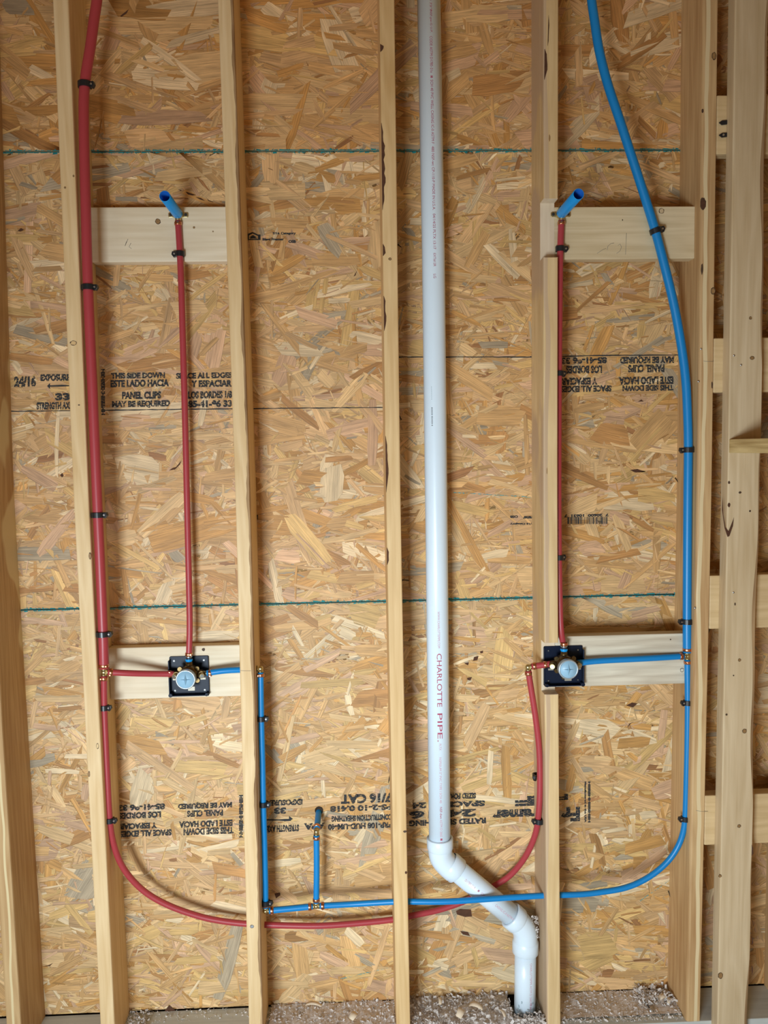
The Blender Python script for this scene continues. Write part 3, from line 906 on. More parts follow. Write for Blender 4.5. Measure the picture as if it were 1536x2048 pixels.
# left red tee
cT = P(208, 1344, .018)
dU = (P(206, 1230, .014) - cT).normalized(); dD = (P(208.5, 1420, .026) - cT).normalized(); dR = (P(300, 1346.5, .052) - cT).normalized()
fitting('pipe_tee', 'brass tee joining the thick red pipe to the left valve branch', cT, [(dU, RB * .93), (dD, RS), (dR, RS)])
pipe('red_pipe', 'thick red supply pipe clamped down the right side of the pale left stud',
     [(204, -130, .012), (200, -60, .012), (194, 0, .012), (188, 40, .012), (180, 100, .012), (173, 140, .012), (169.5, 170, .012), (167.5, 205, .012), (168.5, 300, .012), (172, 430, .012), (176, 570, .012), (185.5, 790, .012), (194.5, 1000, .012), (200.5, 1130, .012), (205.5, 1250, .014), (207, 1290, .015), off(cT, dU)], RB, REDP)
# valves ------------------------------------------------------------------
def valve(tag_, c, y_mount, flip, label):
    """c: centre of the valve body at its port plane"""
    e = empty('shower_valve', c, label, 'shower valve', 'rough-in shower valves')
    fw = Vector((0, -1, 0))
    def at(x, z, f=0): return Vector(c) + Vector((x, -f, z))
    ym = y_mount
    pc = Vector((c.x + (.004 if flip else -.005), ym, c.z))
    h = .0535
    s = -1 if not flip else 1
    # plate with rounded corners
    def rr(hw, cr, yy, n=4):
        pts = []
        for qx, qz, a0 in ((1, 1, 0), (-1, 1, 90), (-1, -1, 180), (1, -1, 270)):
            for i in range(n + 1):
                a = math.radians(a0 + 90 * i / n)
                pts.append(Vector((pc.x + qx * (hw - cr) + cr * math.cos(a), yy, pc.z + PZ + qz * (hw - cr) + cr * math.sin(a))))
        return pts
    PZ = -.0115
    mb = MB()
    mb.prism(rr(h, .004, ym), (0, -1, 0), .003)
    s = -1 if not flip else 1
    x_o, x_i = pc.x + s * h, pc.x + s * (h - .003)
    z0, z1 = pc.z + PZ - h, pc.z + PZ + h
    mb.box((min(x_o, x_i), ym - .021, z0), (max(x_o, x_i), ym, z1 - .008))
    mb.box((pc.x - h, ym - .021, z0), (pc.x + h, ym, z0 + .003))
    x_o, x_i = pc.x - s * h, pc.x - s * (h - .0025)
    mb.box((min(x_o, x_i), ym - .007, z0), (max(x_o, x_i), ym, z1 - .003))
    # corner posts of the tray
    mb.cyl((pc.x + s * (h - .004), ym, z0 + .004), (pc.x + s * (h - .004), ym - .023, z0 + .004), .0055)
    mb.cyl((pc.x - s * (h - .006), ym, z0 + .003), (pc.x - s * (h - .006), ym - .020, z0 + .003), .0045)
    pl = mb.build('mounting_plate', BLACKB, e, bevel=.0008)
    for qx in (-1, 1):
        for qz in (-1, 1):
            q = Vector((pc.x + qx * (h - .013), ym - .003, pc.z + PZ + qz * (h - .012)))
            MB().cyl(q, q + Vector((0, -.0010, 0)), .0032, n=10).cyl(q + Vector((0, -.0009, 0)), q + Vector((0, -.0015, 0)), .0011, n=8, mi=1).build('screw', [BLACKP, STEEL], pl)
    # cast body
    mb = MB()
    mb.lathe(at(0, 0, -.022), fw, [(0, .0), (0, .020), (.012, .024), (.030, .025), (.036, .0235), (.044, .0225), (.044, .0)], 26)
    mb.lathe(at(0, -.001, .0), fw, [(0, .027), (.008, .027), (.008, .0245)], 8, smooth=False)
    for sgn in (-1, 1):     # side arms, tapering, with the stop bosses
        mb.tube([at(sgn * .014, 0), at(sgn * .026, 0), at(sgn * .036, .001)], [.0125, .0105, .0080], 16)
        mb.cyl(at(sgn * .034, -.001, -.006), at(sgn * .034, -.001, .012), .0088)
    mb.tube([at(0, .014), at(0, .026), at(0, .036)], [.0125, .0098, .0075], 16)
    mb.prism([at(-.010, -.016, .010), at(.010, -.016, .010), at(.008, -.040, .010), at(-.008, -.040, .010)], (0, 1, 0), .012)
    # flange lugs
    for a in (35, 145, 215, 325):
        d = Vector((math.cos(math.radians(a)), 0, math.sin(math.radians(a))))
        mb.cyl(at(0, 0, .006) + d * .028, at(0, 0, .014) + d * .028, .0062, n=12)
        mb.box(at(0, 0, .010) + d * .024 - Vector((.006, .002, .004)), at(0, 0, .010) + d * .024 + Vector((.006, .004, .004)))
    mb.build('body', BRASSD, e)['label'] = 'dark tarnished brass valve body'
    for sgn in (-1, 1):     # bright check stops with screwdriver slots
        mb = MB()
        a, b = at(sgn * .034, -.001, .012), at(sgn * .037, -.002, .022)
        mb.cyl(a, b, .0072, .0066, n=16)
        st = mb.build('stop_screw', BRASS, e)
        d = (b - a).normalized()
        MB().cyl(b, b + d * .0012, .0045, n=12).build('screw_slot', CHROME, st)
    # bright bracket strips where the body bolts to the tray
    mb = MB()
    for qa, qb in ((at(-.044, -.016, .004), at(-.030, -.011, .006)), (at(.030, -.016, .004), at(.044, -.011, .006)), (at(-.002, -.043, .012), at(.016, -.032, .016))):
        MB().box(qa, qb).build('bracket', BRKT, e)['label'] = 'steel bracket strip'
    mb = MB()
    mb.lathe(at(0, .036), (0, 0, 1), [(-.003, .0078), (0, .0098), (.0035, .0098), (.0045, .0080)], 20)
    mb.build('blue_collar', BLUES, e)['label'] = 'blue plastic collar under the top outlet'
    mb = MB().lathe(at(0, .040), (0, 0, 1), [(0, .0070), (.004, .0070), (.004, .0088), (.009, .0088), (.009, .0066), (.014, .0066), (.014, .0)], 18)
    mb.build('outlet_nipple', CHROME, e)
    # protective round cap
    mb = MB()
    c2 = at(-.001, -.003, .044)
    mb.lathe(c2, fw, [(-.010, .0255), (.004, .0265), (.006, .0262), (.0072, .0248), (.0072, .0225), (.0062, .0222)], 44)
    cap = mb.build('cap_ring', RIM, e)
    mb = MB()
    mb.lathe(c2, fw, [(.0060, .0226), (.0066, .0224), (.0066, .0)], 40)
    dsc = mb.build('cap', DIAL, e)
    mb = MB()
    for i, (a, ln, wd) in enumerate(((92, .017, .0042), (0, .0165, .0016), (180, .0165, .0014), (268, .0165, .0050))):
        d = Vector((math.cos(math.radians(a)), 0, math.sin(math.radians(a)))); p = Vector((-d.z, 0, d.x))
        k = c2 + fw * .0066
        tip = k + d * ln; l_ = k + p * wd; r_ = k - p * wd; tp = k + fw * .0045
        mb.add([l_, r_, tip, tp], [(0, 2, 3), (2, 1, 3), (0, 3, 1), (0, 1, 2)])
    mb.build('cap_rib', DIALG, dsc)
    return e

vL = P(379, 1347, .074)
valve('L', vL, .1005, False, 'left shower valve with pale round cap, on the block between the two pale studs')
vR = P(1128, 1327, .010)
valve('R', vR, .0375, True, 'right shower valve with pale round cap, seated in the notched stud')

# left branch pipes
pl_ = vL + Vector((-.036, 0, 0)); pr_ = vL + Vector((.036, 0, 0)); pt_ = vL + Vector((0, 0, .050))
pipe('red_pipe', 'short level red pipe from the left tee to the left valve', [off(cT, dR), (260, 1346.5, .034), (310, 1347.5, .060), pl_ + Vector((-.006, 0, 0))], RS, REDP)
fitting('valve_adapter', 'copper-ringed adapter on the red left inlet of the left valve', pl_ + Vector((.002, 0, 0)), [((-1, 0, 0), RS)], cat='fitting', rb=.006)
fitting('valve_adapter', 'copper-ringed adapter on the blue right inlet of the left valve', pr_ + Vector((.002, 0, 0)), [((1, 0, 0), RS)], cat='fitting', rb=.006)
cEl = P(521, 1337, .046)
dEl_d = (P(523, 1440, .046) - cEl).normalized()
pipe('blue_pipe', 'short level blue pipe from the left valve through the ragged-cornered stud', [pr_ + Vector((.011, 0, 0)), (450, 1341, .070), (485, 1339.5, .060), off(cEl, (-1, 0, 0))], RS, BLUEP)
fitting('pipe_elbow', 'brass elbow on the ragged-cornered stud, at the top of the blue drop', cEl, [((-1, 0, 0), RS), (dEl_d, RS)])
cEb = P(531, 1822, .046)
tB = P(632.5, 1812, .056)
pipe('blue_pipe', 'vertical blue pipe clamped down the right side of the ragged-cornered stud', [off(cEl, dEl_d), (522.5, 1437, .046), (525, 1530, .046), (526.5, 1608, .046), (529.5, 1710, .046), (531, 1780, .046), off(cEb, P(530.5, 1780, .046) - cEb)], RS, BLUEP)
dEb = (tB - cEb).normalized()
fitting('pipe_elbow', 'brass elbow at the foot of the blue drop', cEb, [(P(530.5, 1780, .046) - cEb, RS), (dEb, RS)])
pipe('blue_pipe', 'short near-level blue pipe between the low elbow and the low tee', [off(cEb, dEb), (cEb + tB) / 2, off(tB, -dEb)], RS, BLUEP)
cEw = P(633, 1663, .060)
dUp = (cEw - tB).normalized(); dRt = (P(720, 1807.5, .056) - tB).normalized()
fitting('pipe_tee', 'brass tee low in the bay where the blue riser starts', tB, [(-dEb, RS), (dRt, RS), (dUp, RS)])
pipe('blue_pipe', 'short blue riser standing on the low tee, left of the middle stud', [off(tB, dUp), (tB + cEw) / 2 + Vector((.001, 0, 0)), off(cEw, -dUp)], RS, BLUEP)
whole = P(637.5, 1622, .143)
dW = (whole - cEw).normalized()
fitting('pipe_elbow', 'brass elbow on top of the short blue riser', cEw, [(-dUp, RS), (dW, RS)])
pipe('blue_pipe', 'stub of blue pipe entering a hole in the sheathing above the short riser', [off(cEw, dW), (cEw + whole) / 2, whole + dW * .01], RS * 1.02, BLUEP)
# hole through the sheathing
hc = P(638, 1621, .1375)
mb = MB(); mb.lathe(hc, (0, -1, 0), [(0, .0), (0, .0120), (.0004, .0120)], 20)
mb.build('pipe_hole', DARKWOOD, OSB_BOT)['label'] = 'dark hole drilled for the blue pipe'

# long lower red pipe
cEr = P(1056, 1334, .018)
dEr = (P(1060, 1400, .022) - cEr).normalized()
pipe('red_pipe', 'long red pipe looping from the left tee under the bays up to the right elbow',
     [off(cT, dD), (208.5, 1413, .026), (212, 1500, .028), (215.5, 1570, .028), (219, 1635, .030), (227, 1688, .040), (247, 1737, .055), (285, 1780, .07), (335, 1810, .078), (400, 1833, .085), (450, 1843, .088), (500, 1848, .09), (560, 1850.5, .09), (640, 1851.5, .09),
      (720, 1846, .094), (790, 1838.5, .098), (830, 1830, .105), (880, 1819.5, .116), (930, 1802, .122), (960, 1788, .122), (990, 1771, .118), (1018, 1753, .105), (1043, 1725, .085), (1060, 1696, .065), (1072, 1664, .05),
      (1077.5, 1625, .036), (1080, 1570, .034), (1078.5, 1500, .032), (1070.5, 1430, .027), (1062.5, 1380, .023), off(cEr, dEr)], RS, REDP)
vRl = vR + Vector((-.036, 0, 0)); vRr = vR + Vector((.036, 0, 0)); vRt = vR + Vector((0, 0, .050))
dEs = (vRl - cEr).normalized()
fitting('pipe_elbow', 'brass elbow left of the right valve, turning the red pipe down', cEr, [(dEs, RS), (dEr, RS)])
pipe('red_pipe', 'very short red pipe between the elbow and the right valve', [off(cEr, dEs), (cEr + vRl) / 2, vRl], RS, REDP)
fitting('valve_adapter', 'copper-ringed adapter on the red left inlet of the right valve', vRl + Vector((.004, 0, 0)), [(-dEs, RS)], cat='fitting', rb=.006)
# right blue
tR = P(1374.5, 1312, .030)
dTu = (P(1374.2, 1240, .030) - tR).normalized(); dTd = (P(1376, 1400, .030) - tR).normalized(); dTl = (P(1280, 1317, .022) - tR).normalized()
pipe('blue_pipe', 'level blue pipe from the right valve to the right tee across the grey-streaked block', [vRr, (1200, 1321.5, .014), (1290, 1317, .020), off(tR, dTl)], RS, BLUEP)
fitting('pipe_tee', 'brass tee joining the thick blue pipe to the right valve branch', tR, [(dTu, BB * .93), (dTd, BS), (dTl, BS)])
pipe('blue_pipe', 'thick blue supply pipe sweeping down from the top to the right tee',
     [(1180, -140, .015), (1179, -60, .015), (1183, 0, .016), (1189, 40, .016), (1198, 100, .016), (1215, 167, .016), (1237, 233, .016), (1259, 300, .018), (1281, 367, .022), (1302, 433, .024), (1313, 470, .024), (1321, 500, .024), (1338, 567, .026), (1350, 620, .028),
      (1363, 693, .03), (1371.5, 760, .03), (1375, 827, .03), (1376.5, 893, .03), (1375.5, 1000, .03), (1374.8, 1100, .03), (1374.2, 1240, .03), off(tR, dTu)], BB, BLUEP)
pipe('blue_pipe', 'long blue pipe crossing in front of the white drain up to the right tee',
     [off(tB, dRt), (700, 1808.5, .058), (750, 1805.5, .052), (800, 1803, .044), (850, 1803.5, .036), (900, 1803, .031), (960, 1799, .031), (1020, 1795, .031), (1085, 1791.3, .033), (1125, 1790, .034), (1165, 1788.5, .035), (1200, 1784.5, .036), (1250, 1776, .036), (1288, 1760, .036), (1320, 1738, .036), (1344, 1713, .035), (1360, 1685, .034), (1368, 1657, .032),
      (1371, 1625, .031), (1373, 1560, .03), (1374.5, 1500, .03), (1375.5, 1410, .03), off(tR, dTd)], BS, BLUEP)

# drop-ear elbows with blue stubs
def drop_ear(c, y_face, label, stub_len, side, ptop):
    e = empty('drop_ear_elbow', c, label, 'drop-ear elbow', 'drop-ear elbows with blue stubs')
    c = Vector(c)
    def at(x, z, f=0): return Vector((c.x + x, y_face - f, c.z + z))
    mb = MB()
    # winged flange
    pts = [(-.026, -.004), (-.024, -.007), (-.016, -.0065), (-.008, -.009), (.008, -.009), (.016, -.0065), (.024, -.007), (.026, -.004), (.026, .004), (.023, .006), (.012, .006), (.006, .012), (.0055, .022), (-.0055, .022), (-.006, .012), (-.012, .006), (-.023, .006), (-.026, .004)]
    mb.prism([at(a, b, .0) for a, b in pts], (0, -1, 0), .0035)
    mb.lathe(at(0, 0, .0035), (0, -1, 0), [(0, .0135), (.010, .0135), (.010, .0)], 22)
    mb.tube([at(0, -.004, .009), at(0, -.018, .009)], .0078, 16)
    mb.build('body', BRASS, e, bevel=.0006)['label'] = 'brass winged body'
    for a, b in ((-.0195, 0), (.0195, 0), (0, .0175)):
        mb = MB(); mb.lathe(at(a, b, .0035), (0, -1, 0), [(0, .0), (.0006, .0034), (.0004, .0038), (0, .004)], 14)
        mb.lathe(at(a, b, .0035), (0, -1, 0), [(.0005, .0034), (.0005, .0)], 14)
        mb.build('screw', NAILD, e)
    ro, ri = .0133, .0120
    a = at(0, 0, .0095); L_ = stub_len
    mb = MB()
    mb.lathe(a, (0, -1, 0), [(0, ro), (L_, ro), (L_ + .0003, ro - .0004), (L_ + .0003, ri + .0002)], 30)
    st = mb.build('stub_tube', BLUES, e)
    st['label'] = 'bright blue open plastic stub'
    mb = MB(); mb.lathe(a, (0, -1, 0), [(.002, .0), (.002, ri), (L_ + .0002, ri), (L_ + .0003, ri + .0002)], 30)
    mb.build('bore', BLUEB, st)
    rg = c + Vector((0, 0, -.014)); rg.y = y_face - .009
    ring(e, rg, (0, 0, -1), RS, dist=.0065)
    return Vector((c.x, y_face - .009, c.z - .0175))
dL = drop_ear(P(357, 430, .101), .101, 'left drop-ear elbow with bright blue stub pointing out of the upper left block', .150, -1, None)
dR_ = drop_ear(P(1121, 429, .0375), .0375, 'right drop-ear elbow with bright blue stub pointing out beside the upper notch', .160, 1, None)
pipe('red_pipe', 'thin red riser from the left valve up to the left blue stub', [pt_ + Vector((0, 0, -.004)), (379.5, 1250, .078), (377.5, 1150, .084), (374, 1000, .088), (370.5, 850, .09), (366, 690, .091), (362.5, 570, .092), (359.5, 500, .092), dL], RS, REDP)
ring(bpy.data.objects['shower_valve'], pt_ , (0, 0, 1), RS, dist=-.001)
pipe('red_pipe', 'thin red riser half hidden by the notched stud, from the right valve up', [vRt + Vector((0, 0, -.004)), (1122, 1262, .024), (1119, 1180, .027), (1117, 1000, .0285), (1117.5, 800, .0285), (1119, 620, .0285), (1120.3, 515, .0285), dR_], RS, REDP)
ring(bpy.data.objects['shower_valve.001'], vRt, (0, 0, 1), RS, dist=-.001)

# ------------------------------------------------------------------ clamps
def clamp(px, py, y, r, ax, side, label, back=(0, 1, 0), tilt=0.0, open_=False):
    """half-round strap round a pipe with a nailed foot. side: direction of the foot; back: where the backing is"""
    c = P(px, py, y)
    e = empty('pipe_clamp', c, label, 'pipe clamp', 'black plastic pipe clamps')
    ax = Vector(ax).normalized(); side = Vector(side)
    side = (side - ax * side.dot(ax)).normalized()
    out = ax.cross(side).normalized()
    if out.dot(Vector(back)) > 0: out = -out      # points away from the backing
    h = .0066
    mb = MB()
    n = 22
    ri, ro = r + .0003, r + .0042
    span = (math.radians(-50), math.radians(230)) if not open_ else (math.radians(20), math.radians(200))
    v = []
    for i in range(n + 1):
        a = span[0] + (span[1] - span[0]) * i / n
        d = side * math.cos(a) + out * math.sin(a)
        for rr, s in ((ri, -1), (ro, -1), (ro, 1), (ri, 1)):
            v.append(c + d * rr + ax * h * s)
    f = []
    for i in range(n):
        for k in range(4):
            f.append((i * 4 + k, i * 4 + (k + 1) % 4, (i + 1) * 4 + (k + 1) % 4, (i + 1) * 4 + k))
    f += [(0, 3, 2, 1), (n * 4, n * 4 + 1, n * 4 + 2, n * 4 + 3)]
    mb.add(v, f)
    mb.build('strap', BLACKP, e)
    # foot
    b0 = c + side * (r + .0015)
    mb = MB()
    poly = [b0 - out * (r * .55) - ax * h, b0 - out * (r * .55) + ax * h, b0 + side * .0100 - out * (r * .55) + ax * h, b0 + side * .0120 - out * (r * .55) - ax * h * .2, b0 + side * .0065 - out * (r * .55) - ax * h * 1.35]
    mb.prism(poly, out, r * .55 + .0035)
    ft = mb.build('foot', BLACKP, e, bevel=.0006)
    q = b0 + side * .0045 + out * .0036
    MB().cyl(q - out * .002, q + out * .0014, .0024, n=12).build('nail', STEEL, e)
    return e
UPV = (0, 0, 1)
lb = 'on the thick red pipe'
RIGHT, LEFT, FRONT = (1, 0, 0), (-1, 0, 0), (0, -1, 0)
for (x, y_, t) in ((169.5, 170, 'topmost black clamp ' + lb), (176.5, 575, 'second black clamp from the top ' + lb), (196, 1030, 'third black clamp from the top ' + lb), (205.5, 1268, 'black clamp just above the left tee ' + lb)):
    clamp(x, y_, .012, RB, UPV, (1, -.2, 0), t)
clamp(208.5, 1415, .026, RS, UPV, (1, -.25, 0), 'black clamp on the thinner red pipe just below the left tee')
clamp(219.5, 1640, .030, RS, UPV, (1, -.25, 0), 'black clamp where the thinner red pipe starts its curve, left side')
clamp(359.8, 508, .092, RS, UPV, LEFT, 'black clamp on the left riser over the upper left block')
clamp(522.8, 1437, .046, RS, UPV, (1, -.25, 0), 'highest black clamp on the blue drop beside the ragged-cornered stud')
clamp(527, 1608, .046, RS, UPV, (1, -.25, 0), 'middle black clamp on the blue drop beside the ragged-cornered stud')
clamp(531, 1805, .046, RS, UPV, (1, -.25, 0), 'lowest black clamp on the blue drop just above the low elbow')
clamp(1120.3, 498, .0285, RS, UPV, RIGHT, 'black clamp on the right riser over the upper right block')
clamp(1118, 747, .0285, RS, UPV, (.9, .35, 0), 'small black clamp on the right riser beside the board lettering', back=LEFT)
clamp(1117.6, 1115, .0285, RS, UPV, (.9, .35, 0), 'small black clamp on the right riser, the lower one above the right valve', back=LEFT)
clamp(1078, 1642, .038, RS, (.06, 0, 1), (-1, -.2, 0), 'black clamp where the red loop rises beside the notched stud')
clamp(1073, 1552, .058, RS * .9, UPV, (-.5, -.8, 0), 'loose black clamp behind the red pipe beside the notched stud', back=RIGHT, open_=True)
clamp(1311.5, 462, .024, BB, (P(1302, 433, .024) - P(1321, 500, .024)), (.93, 0, .25), 'tilted black clamp holding the thick blue pipe on the upper right block')
clamp(1376.3, 900, .03, BB, UPV, (-1, -.15, 0), 'black clamp halfway down the thick blue pipe on the reddish stud')
clamp(1374.3, 1243, .03, BB, UPV, (-1, -.15, 0), 'black clamp on the thick blue pipe just above the right tee')
clamp(1375.5, 1405, .03, BS, UPV, (-1, -.2, 0), 'black clamp on the thinner blue pipe just below the right tee')
clamp(1370.5, 1637, .031, BS, UPV, (-1, -.2, 0), 'black clamp where the blue loop leaves the reddish stud')

# ------------------------------------------------------------------ white drain
YV = .075
dr = empty('drain_pipe', P(879, 1700, YV), 'white plastic drain pipe running from the top to the floor with two bends', 'drain pipe')
RV = .0302
def seg(pts, r=RV, n=36, label=None, name='pipe_section'):
    mb = MB(); mb.tube(pts, r, n)
    o = mb.build(name, PVC, dr)
    if label: o['label'] = label
    return o
vt = P(855, -140, YV); vb = P(879.5, 1690, YV)
up = seg([vt, P(866.5, 500, YV), P(873.5, 1100, YV), vb])
dg0, dg1 = P(906, 1734, YV), P(1030, 1837, YV)
dgp = seg([dg0, dg1])
lo0, lo1 = P(1051, 1888, YV), P(1049.5, 2046, YV)
lo1.z = .01
low = seg([lo0, lo1])
def elbow(path, h1, h2):
    mb = MB()
    mb.tube(smooth_path(path, .003), RV + .0035, 36)
    el = mb.build('elbow', PVC, dr)
    for a, b in (h1, h2):
        a, b = Vector(a), Vector(b)
        d = (b - a); L_ = d.length
        mb = MB()
        R = RV + .0066
        mb.lathe(a, d, [(0, RV + .0005), (0, R - .0012), (.0012, R), (L_ - .006, R), (L_, RV + .0030)], 40)
        mb.build('hub', PVC, el)
    return el
elbow([P(880, 1690, YV), P(880.3, 1704, YV), P(883.5, 1716, YV), P(891, 1725.5, YV), P(900, 1734, YV), P(907, 1740, YV)],
      (P(879.7, 1675, YV), P(880.3, 1699, YV)), (P(914.5, 1742.5, YV), P(896, 1726.5, YV)))
elbow([P(1026, 1834, YV), P(1036, 1843, YV), P(1045, 1853, YV), P(1050, 1865, YV), P(1051, 1880, YV), P(1051, 1888, YV)],
      (P(1021, 1829.5, YV), P(1038.5, 1844.5, YV)), (P(1050.5, 1904, YV), P(1051, 1879, YV)))

def tube_text(parent, txt, a, b, h, mat, phi=0.0, bold=0.0, r=RV):
    """lettering wrapped on the pipe between points a and b of its axis, tops to the right"""
    uv, f, asp = text_mesh(txt, bold)
    bm = bmesh.new()      # cut the letters into thin bands so that they follow the curve
    bv = [bm.verts.new((x, y, 0)) for x, y in uv]
    for g in f:
        try: bm.faces.new([bv[i] for i in g])
        except ValueError: pass
    if h > .01:
        for k in range(1, 8):
            bmesh.ops.bisect_plane(bm, geom=bm.verts[:] + bm.edges[:] + bm.faces[:], plane_co=(0, k / 8, 0), plane_no=(0, 1, 0))
    bm.verts.index_update()
    uv = [(v.co.x, v.co.y) for v in bm.verts]; f = [tuple(v.index for v in g.verts) for g in bm.faces]
    bm.free()
    a, b = Vector(a), Vector(b)
    d = b - a; dn = d.normalized()
    n = (Vector((0, -1, 0)) - dn * Vector((0, -1, 0)).dot(dn)).normalized()
    u = n.cross(dn)
    if u.x < 0: u = -u
    vs = []
    for x, y in uv:
        t = (y - .5) * h / r + phi
        vs.append(a + d * x + (u * math.sin(t) + n * math.cos(t)) * (r + .00035))
    o = MB().add(vs, f).build('printed_text', mat, parent)
    return o
def axis_at(row):
    for (x0, r0), (x1, r1) in zip([(855, -140), (866.5, 500), (873.5, 1100)], [(866.5, 500), (873.5, 1100), (879.5, 1690)]):
        if row <= r1 or r1 == 1690:
            return P(x0 + (x1 - x0) * (row - r0) / (r1 - r0), row, YV)
def vtext(txt, r0, r1, h, mat=REDINK, phi=.02, bold=0.0):
    return tube_text(up, txt, axis_at(r0), axis_at(r1), h, mat, phi, bold)
for t, a, b, p in (('PSI @ 73°F', -10, 35, .04), ('NSF-pw-G U.P.', 33, 77, .04), ('CODE ASTM D1785-21a', 84, 156, .03), ('SCH 40 PVC WELL CASING IC-0 ASTM F', 170, 296, .03),
                ('480 NSF-wc CP-110-P MADE IN U.S.A.', 301, 427, .02), ('04/14/25 PLTX 13:17', 434, 504, .02), ('EXT#12R', 512, 538, .0), ('LG', 553, 561, .0)):
    vtext(t, a, b, .0068, phi=p)
vtext('■'.replace('■', 'H'), 162, 166, .006, bold=.1)
vtext('WWW.CHARLOTTEPIPE.COM', 1219, 1291, .0062, REDINKP, .0)
vtext('CHARLOTTE', 1302, 1407, .0135, REDINK, .02)
vtext('PIPE.', 1420, 1476, .0135, REDINK, .02)
vtext('PLTX', 1480, 1493, .006, REDINKP, .03)
vtext('NSF02UM 2" PVC TYPE I SCH 40', 1507, 1597, .0062, REDINKP, .03)
vtext('NSF-dwv', 1605, 1628, .0064, REDINK, .04)
vtext('ASTM D 2665', 1630, 1664, .0064, REDINKP, .04)
vtext('H', 1667, 1671, .006, REDINK, .05, .12); vtext('P', 1674, 1678, .006, REDINKP, .05)
vtext('IIIIIHIIIIH', 816, 852, .004, NAILD, -.38)
vtext('IIIIIII', 775, 800, .0015, GREYINK, -.40)
def dtext(txt, t0, t1, h=.0066, mat=REDINKP, phi=.12, bold=0.0):
    tube_text(dgp, txt, dg0.lerp(dg1, t0), dg0.lerp(dg1, t1), h, mat, phi, bold)
dtext('D1785-21A', .16, .32); dtext('H', .36, .38, .0058, REDINK, bold=.1); dtext('SCH 40 PVC', .41, .56); dtext('CASING IC-0 ASTM F 480', .64, .98)
def ltext(txt, r0, r1, mat=REDINKP, phi=.36):
    tube_text(low, txt, P(1050.3, r0, YV), P(1049.6, r1, YV), .0064, mat, phi)
ltext('CHARLOTTEPIPE ASTM D 2665', 1915, 1992); ltext('NSF-dwv', 1993, 2006, REDINK)
# cement smears near the floor
rs = random.Random(9)
mb = MB()
for i in range(26):
    row = rs.uniform(1990, 2036); ph = rs.choice([rs.uniform(.5, 1.1), rs.uniform(-1.0, .1)])
    c0 = P(1049.7, row, YV)
    k = rs.randint(5, 7); rr = rs.uniform(.0012, .0038)
    vs = []
    for j in range(k):
        a = 2 * math.pi * j / k
        q = rr * rs.uniform(.5, 1.2)
        t = ph + q * math.cos(a) / RV
        vs.append(Vector((c0.x + math.sin(t) * (RV + .0003), c0.y - math.cos(t) * (RV + .0003), c0.z + q * 1.5 * math.sin(a))))
    mb.add(vs, [tuple(range(k))])
mb.build('grey_smudges', GREYINK, low)['label'] = 'blue-grey smudges near the floor'

# ------------------------------------------------------------------ nails poking through
def nail(px, py, y, d, ln, label, mat=NAILD, r=.0012):
    c = P(px, py, y)
    d = Vector(d).normalized()
    mb = MB(); mb.tube([c, c + d * ln * .85, c + d * ln], [r, r, r * .2], 8); mb.lathe(c, -d, [(0, r), (.0008, r * 2), (.0016, r * 2), (.0016, 0)], 8)
    o = mb.build('nail', mat)
    return tag(o, label, 'nail', 'nails showing through the sheathing')
nail(1368, 350, .1375, (-.35, -.6, -1), .02, 'dark nail beside the reddish stud above the upper right block')
nail(1351, 957, .1375, (.5, -.6, -1), .028, 'bent nail by the thick blue pipe halfway up')
nail(1337, 1783, .1375, (.25, -.6, -1), .018, 'nail low down beside the reddish stud by the blue loop')
nail(780, 1548, .1375, (-.25, -.5, -1), .026, 'dark nail left of the middle stud above the lettering')
nail(802, 838, .1375, (-.4, -.6, .8), .02, 'dark nail right of the middle stud at the black line')
nail(515, 1032, .1375, (.1, -.7, -.5), .016, 'dark nail right of the ragged-cornered stud at mid height')
nail(797, 490, .1375, (.4, -.6, -.5), .016, 'dark nail right of the middle stud high up')
nail(806, 1160, .1375, (.9, -.5, 0), .02, 'dark nail right of the middle stud above the lower seam')
def nailhead(px, py, y, label, d=(0, -1, 0)):
    c = P(px, py, y)
    mb = MB().lathe(c, d, [(-.001, .0022), (.0008, .0028), (.0016, .0022), (.0018, 0)], 12)
    return tag(mb.build('nail', STEEL), label, 'nail', 'bright nail heads in the right-hand studs')
nailhead(1402, 698, 0, 'bright nail head high in the reddish stud, upper of two')
nailhead(1397, 763, 0, 'bright nail head high in the reddish stud, lower of two')
nailhead(1390, 1216, 0, 'bright nail head in the reddish stud above the right tee')
nailhead(1468, 711, -.0381, 'bright nail on the left part of the broad stud')
nailhead(1482, 730, -.0381, 'bluish nail in the middle of the broad stud')
nailhead(1467, 1185, -.0381, 'bright nail on the broad stud level with the lower seam')

# ------------------------------------------------------------------ sawdust, shavings, screw
rs = random.Random(21)
mb = MB()
def chips(xa, xb, ya, yb, n, hmax, big=.006):
    for i in range(n):
        x = rs.uniform(xa, xb); y = rs.uniform(ya, yb)
        z = ZP + .001 + rs.random() ** 2 * hmax(x, y)
        s = rs.uniform(.0012, big) * rs.choice([.5, .7, 1])
        d = Vector((rs.gauss(0, 1), rs.gauss(0, 1), rs.gauss(0, .6))).normalized()
        e2 = d.cross(Vector((rs.gauss(0, 1), rs.gauss(0, 1), rs.gauss(0, 1)))).normalized() * s * .5
        c = Vector((x, y, z)); d = d * s
        nn = d.cross(e2).normalized() * .0004
        v = [c - d - e2, c + d - e2, c + d * .8 + e2, c - d * .7 + e2]
        mb.add(v + [q + nn for q in v], [(0, 3, 2, 1), (4, 5, 6, 7), (0, 1, 5, 4), (1, 2, 6, 5), (2, 3, 7, 6), (3, 0, 4, 7)])
